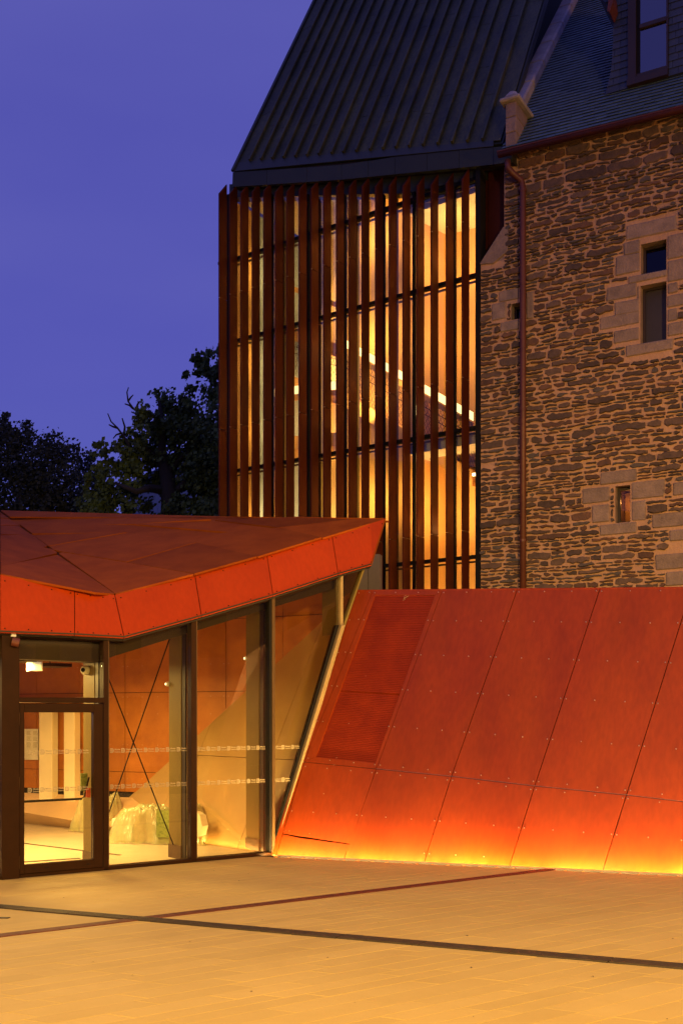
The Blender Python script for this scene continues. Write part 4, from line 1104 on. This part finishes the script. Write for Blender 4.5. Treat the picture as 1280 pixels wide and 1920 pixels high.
for (u0, u1, z0, z1) in stones:
    w_, h = u1 - u0, z1 - z0
    if w_ < .05 or h < .022: continue
    if random.random() < .03 and w_ < .2: continue
    m_ = min(.017, h * .21); mj = random.uniform(.7, 2.0)
    u0 += m_ * mj; u1 -= m_ * random.uniform(.7, 2.0); z0 += m_ * random.uniform(.6, 1.2); z1 -= m_ * random.uniform(.5, 1.3)
    cu, cz = (u0 + u1) / 2, (z0 + z1) / 2
    if cz > eave_z(cu) - .02 or u1 - u0 < .03: continue
    n = max(3, int((u1 - u0) / .055)); pts = []
    sl = random.uniform(-.06, .06)
    jit = min(.018, h * .21)
    for k in range(n + 1):
        u = u0 + (u1 - u0) * k / n; tap = 1 if 0 < k < n else random.uniform(.45, .9)
        pts.append((u + random.uniform(-1, 1) * jit * .6, cz - (cz - z0) * tap + random.uniform(-1, 1) * jit + sl * (u - cu) * .3))
    for k in range(n, -1, -1):
        u = u0 + (u1 - u0) * k / n; tap = 1 if 0 < k < n else random.uniform(.45, .9)
        pts.append((u + random.uniform(-1, 1) * jit * .6, cz + (z1 - cz) * tap + random.uniform(-1, 1) * jit + sl * (u - cu) * .3))
    depth = random.uniform(.014, .05)
    base_ = []; mid = []; top_ = []
    for (u, zc) in pts:
        ww = wob(u, zc) * min([1.0] + [math.hypot(max(a_ - u, 0, u - b_), max(c_ - zc, 0, zc - d_)) / .35 for a_, b_, c_, d_ in block])
        base_.append(sq(u, zc + ww, -.02)); mid.append(sq(u, zc + ww, depth * .6))
        top_.append(sq(cu + (u - cu) * .93, cz + (zc - cz) * .80 + ww, depth + random.uniform(-.004, .004)))
    N_ = len(pts)
    f = [(k, (k + 1) % N_, N_ + (k + 1) % N_, N_ + k) for k in range(N_)] + [(N_ + k, N_ + (k + 1) % N_, 2 * N_ + (k + 1) % N_, 2 * N_ + k) for k in range(N_)] + [tuple(range(2 * N_, 3 * N_))]
    p = sq(cu, cz); inv = abs(p.x / p.y) < .33 and 3.3 < cz
    allst.append(((u1 - u0) * (z1 - z0) * (1 if inv else .1), base_ + mid + top_, f))
allst.sort(key=lambda t: -t[0])
rs = [B(), B(), B(), B()]
for k, (a_, vs, f) in enumerate(allst):
    mt_ = M['stone2'] if random.random() < .28 else M['stone']
    if k < 262: mk('stone', vs, f, mt_, WL)
    else: rs[k % 4].add(vs, f)
vmats = [M['stone'], M['stone2'], mat('schist_stone_grey', (.12, .09, .075), (.07, .055, .045), .85, 0, 9, .7, 28), mat('schist_stone_dark', (.085, .052, .036), (.055, .036, .027), .85, 0, 9, .7, 28)]
for k in range(4): tag(rs[k].build('small_stones', vmats[k], WL), kind='stuff')
# body of the house behind
B().box(sq(uA + .05, 0, -.75), SS * 9, UP * 11.0, -SN * 5).build('core', M['mortar'], SH)
# roof: slates
OV = .32
ea, eb = hit(941, 281, stone(OV)), hit(1280, 197.5, stone(OV))
EZ_ = (ea.z + eb.z) / 2
pit = math.radians(50); SU = (-SN * math.cos(pit) + UP * math.sin(pit)).normalized()
ev = (eb - ea).normalized(); SRN = ev.cross(SU).normalized()
if SRN.z < 0: SRN = -SRN
def srp(px, py, o=0): return hit(px, py, (ea + SRN * o, SRN))
SR = bpy.data.objects.new('slate_roof', None); link(SR, SH); ORG[SR] = TC
B().prism([ea - SRN * .02 + SU * .03, ea + ev * 7 - SRN * .02 + SU * .03, ea + ev * 7 + SU * 8 - SRN * .02, ea + SU * 8 - SRN * .02], -SRN * .06).build('roof_deck', M['gap'], SR)
B().prism([ea - SRN * .1 + SU * .3, ea + ev * 7 - SRN * .1 + SU * .3, ea + ev * 7 + SU * 8 - SRN * .1, ea + SU * 8 - SRN * .1], -SRN * .5).build('roof_deck', M['gap'], SR)
ro = .135; wdt = .21; k = 0; far = B()
dorm_l = srp(1131, 178)
for r in range(52):
    off = (r % 2) * wdt / 2 + random.uniform(-.01, .01); c_ = -.04 if r else -.04
    u = -off
    while u < 6.6:
        ww = wdt * random.uniform(.85, 1.12)
        u0, u1 = max(u, -.02), u + ww - .006
        if u1 > u0 + .02:
            jz = random.uniform(-.006, .006); lift = .028 + random.uniform(0, .006)
            p = ea + ev * u0 + SU * (r * ro + jz); q_ = ea + ev * u1 + SU * (r * ro + jz)
            if p.y > 0 and p.z / p.y < .85:
                pts = [p + SRN * lift, q_ + SRN * (lift + random.uniform(-.002, .002)), q_ + SU * (ro * 1.3) + SRN * .001, p + SU * (ro * 1.3) + SRN * .001]
                if k < 280 and p.x / p.y < .33: B().prism(pts, -SRN * .008).build('slate', M['slate'], SR); k += 1
                else: far.prism(pts, -SRN * .008)
        u += ww
tag(far.build('slates_above', M['slate'], SR), kind='stuff')
# gutter and downpipe
gb = B(); ng = 24; rg = .075
ga, gb_ = hit(934, 293, stone(OV + .03)), hit(1280, 208, stone(OV + .03)); gd = (gb_ - ga).normalized(); ge = ga + gd * 7
vs = []
for p in (ga, ge):
    for k in range(10):
        a_ = math.pi + math.pi * k / 9; vs.append(p + SN * (rg * math.cos(a_)) + UP * (rg * math.sin(a_) + .05))
gb.add(vs, [(k, k + 1, 11 + k, 10 + k) for k in range(9)] + [tuple(range(10))])
gb.build('gutter', M['gutter'], SH, smooth=True)
B().box(ga + UP * .045 + SN * .075 , gd * 7, SN * .012, UP * .02).build('gutter_lip', M['gutter'], SH)
dp = [hit(951, 300, stone(OV)), hit(952, 314, stone(OV)), hit(960, 324, stone(.25)), hit(977, 338, stone(.12)), hit(980, 352, stone(.10)), hit(980, 700, stone(.10)), hit(976, 1110, stone(.10))]
dp[5] = V((dp[4].x, dp[4].y, dp[5].z)); dp[6] = V((dp[4].x, dp[4].y, 1.0))
B().tube(dp, .058, 12).build('downpipe', M['gutter'], SH, smooth=True)
for z in (11.6, 9.9, 7.6, 5.2): B().tube([V((dp[4].x, dp[4].y, z)), V((dp[4].x, dp[4].y, z + .05))], .066, 12).build('pipe_collar', M['gutter'], SH)
# gable coping and kneeler
ca = [srp(968, 192, .10), srp(1003, 200, .10)]
cb0 = srp(975, 205, .12); ln = .95
cs = ea + SU * 1.55 - ev * .10
for k in range(8):
    a_ = cs + SU * (k * ln + .004); B().box(a_ + SRN * .18 - ev * .13, ev * .30, SU * (ln - .012), -SRN * .28).build('coping_stone', M['granite_l'], SR, bevel=.03)
KN = bpy.data.objects.new('kneeler', None); link(KN, SH); ORG[KN] = TC
kb = hit(957, 270, stone(.30))
kx = hit(947, 268, stone(.30)); ky = hit(967, 262, stone(.30)); zt0 = hit(957, 190, stone(.30)).z
wK = (ky - kx).dot(SS); base_z = min(kx.z, ky.z) - .1
nb = 3
for k in range(nb):
    zb_ = base_z + (zt0 - base_z) * k / nb
    B().box(V((kx.x, kx.y, zb_ + .004)), SS * wK, -SN * .62, UP * ((zt0 - base_z) / nb - .008)).build('kneeler_stone', M['granite'], KN, bevel=.012)
c0 = V((kx.x, kx.y, zt0)) - SS * .09 + SN * .09
B().box(c0, SS * (wK + .18), -SN * .85, UP * .07).build('cap_stone', M['granite_l'], KN, bevel=.02)
B().prism([c0 + UP * .07 + SS * .03 - SN * .03, c0 + UP * .07 + SS * (wK + .15) - SN * .03, c0 + UP * .24 + SS * (wK + .04) - SN * .14, c0 + UP * .24 + SS * .14 - SN * .14], -SN * .6).build('cap_stone', M['granite_l'], KN, bevel=.04)
# dormer
DMp = srp(1131, 178, .03); DM = (DMp + SN * .02, SN)
def dmp(px, py, o=0): return hit(px, py, (DMp + SN * o, SN))
DO = bpy.data.objects.new('dormer', None); link(DO, SH); ORG[DO] = TC
outl = [(1131, 178), (1137, 165), (1144, 140), (1147.5, 110), (1149, 60), (1147, 25), (1138, 8), (1122, -6), (1320, -60), (1320, 126)]
B().prism([dmp(*p_, -.02) for p_ in outl], -SN * 1.8).build('dormer_body', M['slate_d'], DO)
ux0 = (dmp(1120, 100) - TC).dot(SS); r = 0; random.seed(3)
zz0 = dmp(1131, 178).z
p2d = [((dmp(*p_) - TC).dot(SS), dmp(*p_).z) for p_ in outl]
def uz(u, z): return (DMp - SN * (DMp - TC).dot(SN)) and (TC + SS * u + UP * z + SN * ((DMp - TC).dot(SN)))
def clip2(poly, subj):
    # clip a rectangle by the convex-ish outline using half planes of its left curve
    out_ = subj
    for i in range(7):
        a_, b_ = poly[i], poly[i + 1]; nx, ny = (b_[1] - a_[1]), -(b_[0] - a_[0])
        res = []
        for k in range(len(out_)):
            p, q_ = out_[k], out_[(k + 1) % len(out_)]
            dp_, dq = (p[0] - a_[0]) * nx + (p[1] - a_[1]) * ny, (q_[0] - a_[0]) * nx + (q_[1] - a_[1]) * ny
            if dp_ >= 0: res.append(p)
            if (dp_ >= 0) != (dq >= 0): t_ = dp_ / (dp_ - dq); res.append((p[0] + (q_[0] - p[0]) * t_, p[1] + (q_[1] - p[1]) * t_))
        out_ = res
        if len(out_) < 3: return []
    return out_
uw0, uw1 = (dmp(1179, 60) - TC).dot(SS), (dmp(1253, 60) - TC).dot(SS); zs_ = dmp(1180, 165).z
zc = zz0 + .0
lc = [p2d[0], p2d[1], p2d[2], p2d[3], p2d[4], p2d[5], p2d[6], p2d[7]]
zbL, zbR = dmp(1131, 178).z, dmp(1320, 126).z
def curve_u(z):
    for (u0_, z0_), (u1_, z1_) in zip(p2d[:8], p2d[1:8]):
        if z0_ <= z <= z1_: return u0_ + (u1_ - u0_) * (z - z0_) / (z1_ - z0_)
    return p2d[0][0] if z < p2d[0][1] else p2d[7][0]
while zc < zz0 + 2.6:
    u = ux0 - .1 + (r % 2) * .13
    while u < uw1 + 1.2:
        ww = .26 * random.uniform(.9, 1.1); rect_ = [(u, zc), (u + ww - .006, zc), (u + ww - .006, zc + .150), (u, zc + .150)]
        mid_ = u + ww / 2
        parts_ = []
        if u + ww > uw0 and u < uw1 and zc + .1 > zs_:
            if u < uw0 - .03: parts_.append([(u, zc), (uw0 - .004, zc), (uw0 - .004, zc + .15), (u, zc + .15)])
            if u + ww > uw1 + .03: parts_.append([(max(u, uw1 + .004), zc), (u + ww - .006, zc), (u + ww - .006, zc + .15), (max(u, uw1 + .004), zc + .15)])
        else: parts_.append(rect_)
        for pr in parts_:
            u_a, u_b = pr[0][0], pr[1][0]; zlo = max(zc, zbL - 0 + (zbR - zbL) * 0); 
            l0, l1 = curve_u(zc), curve_u(zc + .15)
            if u_b < max(l0, l1) + .02: continue
            c_ = [(max(u_a, l0), zc), (u_b, zc), (u_b, zc + .15), (max(u_a, l1), zc + .15)]
            B().prism([uz(*p) - SN * (-.018 + .12 * (p[1] - zc)) for p in c_], -SN * .008).build('slate', M['slate_d'], DO)
        u += ww
    zc += .128; r += 1
WZ = lambda px, py, o=0: dmp(px, py, o)
wf = bpy.data.objects.new('window', None); 
def wbox(name, u0, u1, z0, z1, o0, o1, mt_): return B().box(uz(u0, z0) + SN * o0, SS * (u1 - u0), UP * (z1 - z0), SN * (o1 - o0)).build(name, mt_, DO)
zt_ = dmp(1179, -60).z; zb_ = dmp(1180, 152).z
wbox('window_frame', uw0, uw0 + .14, zb_, zt_, .0, .09, M['dwood']); wbox('window_frame', uw1 - .03, uw1, zb_, zt_, .0, .05, M['dwood'])
wbox('window_sash', uw0 + .14, uw0 + .20, zb_ + .06, zt_, .0, .04, M['black'])
wbox('window_frame', uw0 + .14, uw1 - .03, zb_, zb_ + .06, .0, .06, M['dwood'])
ztr = dmp(1197, 55).z
wbox('window_frame', uw0 + .2, uw1 - .03, ztr - .02, ztr + .05, .02, .07, M['dwood'])
wbox('window_pane', uw0 + .2, uw1 - .03, zb_ + .06, ztr - .02, .012, .02, M['dglass']); wbox('window_pane', uw0 + .2, uw1 - .03, ztr + .05, zt_, .012, .02, M['dglass'])
wbox('window_sill', uw0 - .02, uw1, zb_ - .12, zb_ - .005, .0, .10, M['dwood']); 
br = B().prism([dmp(1137, -14, .03), dmp(1150, -14, .03), dmp(1156, 4, .03), dmp(1158, 24, .03), dmp(1152, 42, .03), dmp(1148, 40, .03), dmp(1150, 20, .03), dmp(1146, 2, .03)], SN * .35)
br.build('eave_bracket', M['wood'], DO)

# ------------------------------------------------------------------ trees and the far house
def tree(name, label, c, trunk_pts, limbs, blobs, nleaf, lmat, ls, seed, twigs=()):
    random.seed(seed); q = thing(name, label, 'tree', c)
    tb = B(); tb.tube([p for p, _ in trunk_pts], [r for _, r in trunk_pts], 9)
    for L__ in limbs: tb.tube([p for p, _ in L__], [r for _, r in L__], 6)
    tb.build('trunk', M['bark'], q, smooth=True)
    if twigs:
        tw = B()
        for L__ in twigs: tw.tube(L__, [.035 * (1 - i / len(L__)) + .010 for i in range(len(L__))], 4)
        tw.build('bare_twigs', M['bark'], q)
    vs = []; fs = []; tot = sum(b[1] ** 2 for b in blobs)
    for (bc, br_) in blobs:
        br_ *= .88; n = int(nleaf * br_ ** 2 / tot); subs = []
        for _ in range(max(6, int(n / 40))):
            d_ = V((random.gauss(0, 1), random.gauss(0, 1), random.gauss(0, 1))).normalized() * br_ * random.uniform(.35, 1.0) ** .6
            subs.append((bc + V((d_.x, d_.y, d_.z * .8)), br_ * random.uniform(.16, .32)))
        for _ in range(n):
            s_, sr = random.choice(subs)
            p = s_ + V((random.gauss(0, .5), random.gauss(0, .5), random.gauss(0, .42))) * sr
            a = V((random.gauss(0, 1), random.gauss(0, 1), random.gauss(0, .6))).normalized(); b_ = a.orthogonal().normalized()
            l = ls * random.uniform(.6, 1.35); wv = a.cross(b_) * l * .36; b_ = b_ * l
            i = len(vs); vs += [p - b_ * .5, p + wv, p + b_ * .5 + a * l * .12, p - wv]; fs.append((i, i + 1, i + 2, i + 3))
    me = bpy.data.meshes.new('crown'); me.from_pydata([tuple(v - ORG[q]) for v in vs], [], fs); me.materials.append(lmat)
    link(bpy.data.objects.new('crown', me), q)
def at(px, py, Y): return CAM + ray(px, py) * Y
Yo = 36
oc = at(322, 1000, Yo); oc.z = 0
trunk = [(V((oc.x, Yo, 0)), .42), (at(320, 1000, Yo), .34), (at(318, 930, Yo), .30), (at(313, 895, Yo), .24), (at(303, 860, Yo), .17), (at(305, 800, Yo), .10), (at(298, 750, Yo), .05)]
limbs = [[(at(316, 925, Yo), .20), (at(300, 918, Yo), .17), (at(280, 915, Yo - .5), .14), (at(255, 922, Yo - 1), .10), (at(215, 905, Yo - 1), .05)],
         [(at(312, 890, Yo), .15), (at(325, 875, Yo), .12), (at(350, 850, Yo), .08), (at(380, 800, Yo + 1), .05)],
         [(at(303, 865, Yo), .13), (at(285, 850, Yo), .10), (at(262, 830, Yo), .06), (at(245, 810, Yo), .03)],
         [(at(318, 935, Yo), .16), (at(345, 905, Yo), .12), (at(380, 870, Yo), .08), (at(400, 750, Yo + 1), .05), (at(392, 700, Yo + 1), .03)]]
def zigs(pts, Y): return [at(x, y, Y) for x, y in pts]
tw = [zigs([(285, 800), (268, 780), (250, 766), (240, 752), (238, 735), (241, 726)], Yo), zigs([(250, 766), (243, 760), (234, 757)], Yo),
      zigs([(268, 780), (258, 777), (246, 772)], Yo), zigs([(244, 838), (232, 818), (220, 802), (208, 790), (202, 775)], Yo), zigs([(232, 818), (234, 800), (229, 784)], Yo),
      zigs([(220, 802), (212, 800), (204, 796)], Yo), zigs([(255, 768), (258, 758), (262, 752)], Yo), zigs([(240, 752), (246, 744), (250, 740)], Yo),
      zigs([(335, 760), (345, 745), (350, 735)], Yo), zigs([(228, 812), (218, 815), (212, 822)], Yo)]
bl = [(at(305, 775, Yo), 1.15), (at(285, 800, Yo - .5), .9), (at(340, 765, Yo + .5), .75), (at(375, 700, Yo), .62), (at(398, 680, Yo), .8), (at(385, 770, Yo), 1.1), (at(400, 830, Yo), 1.5), (at(335, 830, Yo + .5), 1.3),
      (at(255, 850, Yo), 1.0), (at(215, 860, Yo), .75), (at(190, 845, Yo), .55), (at(185, 895, Yo), .6), (at(225, 905, Yo), 1.0), (at(275, 870, Yo + 1), 1.1), (at(365, 900, Yo + 1), 1.5), (at(400, 930, Yo), 1.6),
      (at(215, 950, Yo), 1.1), (at(260, 965, Yo + 1), .8), (at(350, 965, Yo), 1.2), (at(180, 950, Yo), .9), (at(430, 720, Yo + .5), 1.2), (at(440, 850, Yo), 2.2)]
tree('oak_tree', 'green oak with bare twigs sticking out of its left side, beside the tower', V((oc.x, Yo, 0)), trunk, limbs, bl, 30000, M['leaf'], .16, 4, tw)
Yb = 40
bl = [(at(20, 800, Yb), .9), (at(0, 830, Yb), 1.4), (at(70, 860, Yb), 1.5), (at(110, 880, Yb), 1.6), (at(60, 920, Yb), 2.1), (at(140, 925, Yb), 1.5), (at(165, 950, Yb), 1.3), (at(0, 930, Yb), 2.3), (at(110, 975, Yb), 2.2), (at(185, 985, Yb), 1.4), (at(-70, 870, Yb), 2.6), (at(75, 838, Yb), .55), (at(102, 845, Yb), .45)]
c = at(90, 1000, Yb); c.z = 0
tree('dark_tree', 'dense dark bushy tree at the left edge behind the canopy', c, [(c, .4), (at(88, 960, Yb), .3), (at(80, 880, Yb), .12)], [[(at(88, 950, Yb), .2), (at(40, 880, Yb), .1), (at(15, 790, Yb), .03)], [(at(88, 950, Yb), .2), (at(130, 900, Yb), .08)]], bl, 34000, M['leaf_d'], .13, 9)
# far house
t = thing('far_house', 'pale house wall and slate roof glimpsed through the oak leaves', 'house', at(330, 1000, 62) * 1)
W_ = lambda x, y, Y=62: at(x, y, Y)
B().prism([W_(240, 1010), W_(430, 1010), W_(430, 850), W_(330, 850), W_(300, 880), W_(240, 905)], (0, 8, 0)).build('wall', M['render'], t)
B().prism([W_(228, 912, 61.5), W_(300, 876, 61.5), W_(385, 806, 61.5), W_(440, 795, 61.5), W_(440, 815, 61.5), W_(388, 818, 61.5), W_(302, 886, 61.5), W_(230, 920, 61.5)], (0, 9, 0)).build('roof', M['slate_d'], t)
random.seed(31); lv = B()
for _ in range(45):
    if random.random() < .6: px, py = random.uniform(200, 1270), random.uniform(1615, 1665)
    else: px, py = random.uniform(0, 1280), random.uniform(1680, 1915)
    p = hit(px, py, GROUND)
    if (p - G0).dot(wn) < .3 or (p - G0).dot(GN) < .1: continue
    p = p + UP * .006; a_ = random.random() * 6.3; x = V((math.cos(a_), math.sin(a_), .1)); y = V((-math.sin(a_), math.cos(a_), .15)); l = random.uniform(.006, .014)
    lv.add([p - x * l, p + y * l * .4 + UP * .003, p + x * l, p - y * l * .4], [(0, 1, 2, 3)])
tag(lv.build('dry_leaves', M['bark']), kind='stuff')
# unseen buildings added so glass and paving do not mirror open sky
def block(label, x0, y0, x1, y1, h, dep, name='sky_screen_building'):
    a_, b_ = V((x0, y0, -.2)), V((x1, y1, -.2)); t_ = (b_ - a_).normalized(); n_ = V((t_.y, -t_.x, 0)); L__ = (b_ - a_).length
    q = thing(name, label, 'building', a_)
    B().box(a_, b_ - a_, n_ * dep, UP * h).build('wall', M['mortar'], q)
    B().prism([a_ - n_ * .4 + UP * h, b_ - n_ * .4 + UP * h, b_ + n_ * dep / 2 + UP * (h + dep * .5), a_ + n_ * dep / 2 + UP * (h + dep * .5)], UP * .2).build('roof', M['slate_d'], q)
    wb = int(L__ / 4)
    for k in range(wb):
        for z in (1.2, 4.8, 8.4):
            if z + 2 > h: continue
            p = a_ + t_ * (4 * k + 1.4) + UP * z - n_ * .03
            B().box(p, t_ * 1.2, UP * 1.9, n_ * .05).build('window', M['shutter'], q)
block('long unseen building added behind the viewer to hide open sky', -26, -24, 30, -26, 13, 9)
block('unseen building added along the right side of the plaza to hide open sky', 26, -24, 28, 16, 13, 9)
block('unseen building added along the left side of the plaza to hide open sky', -27, 14, -27, -22, 11, 9)
print('N objects', len(bpy.data.objects))
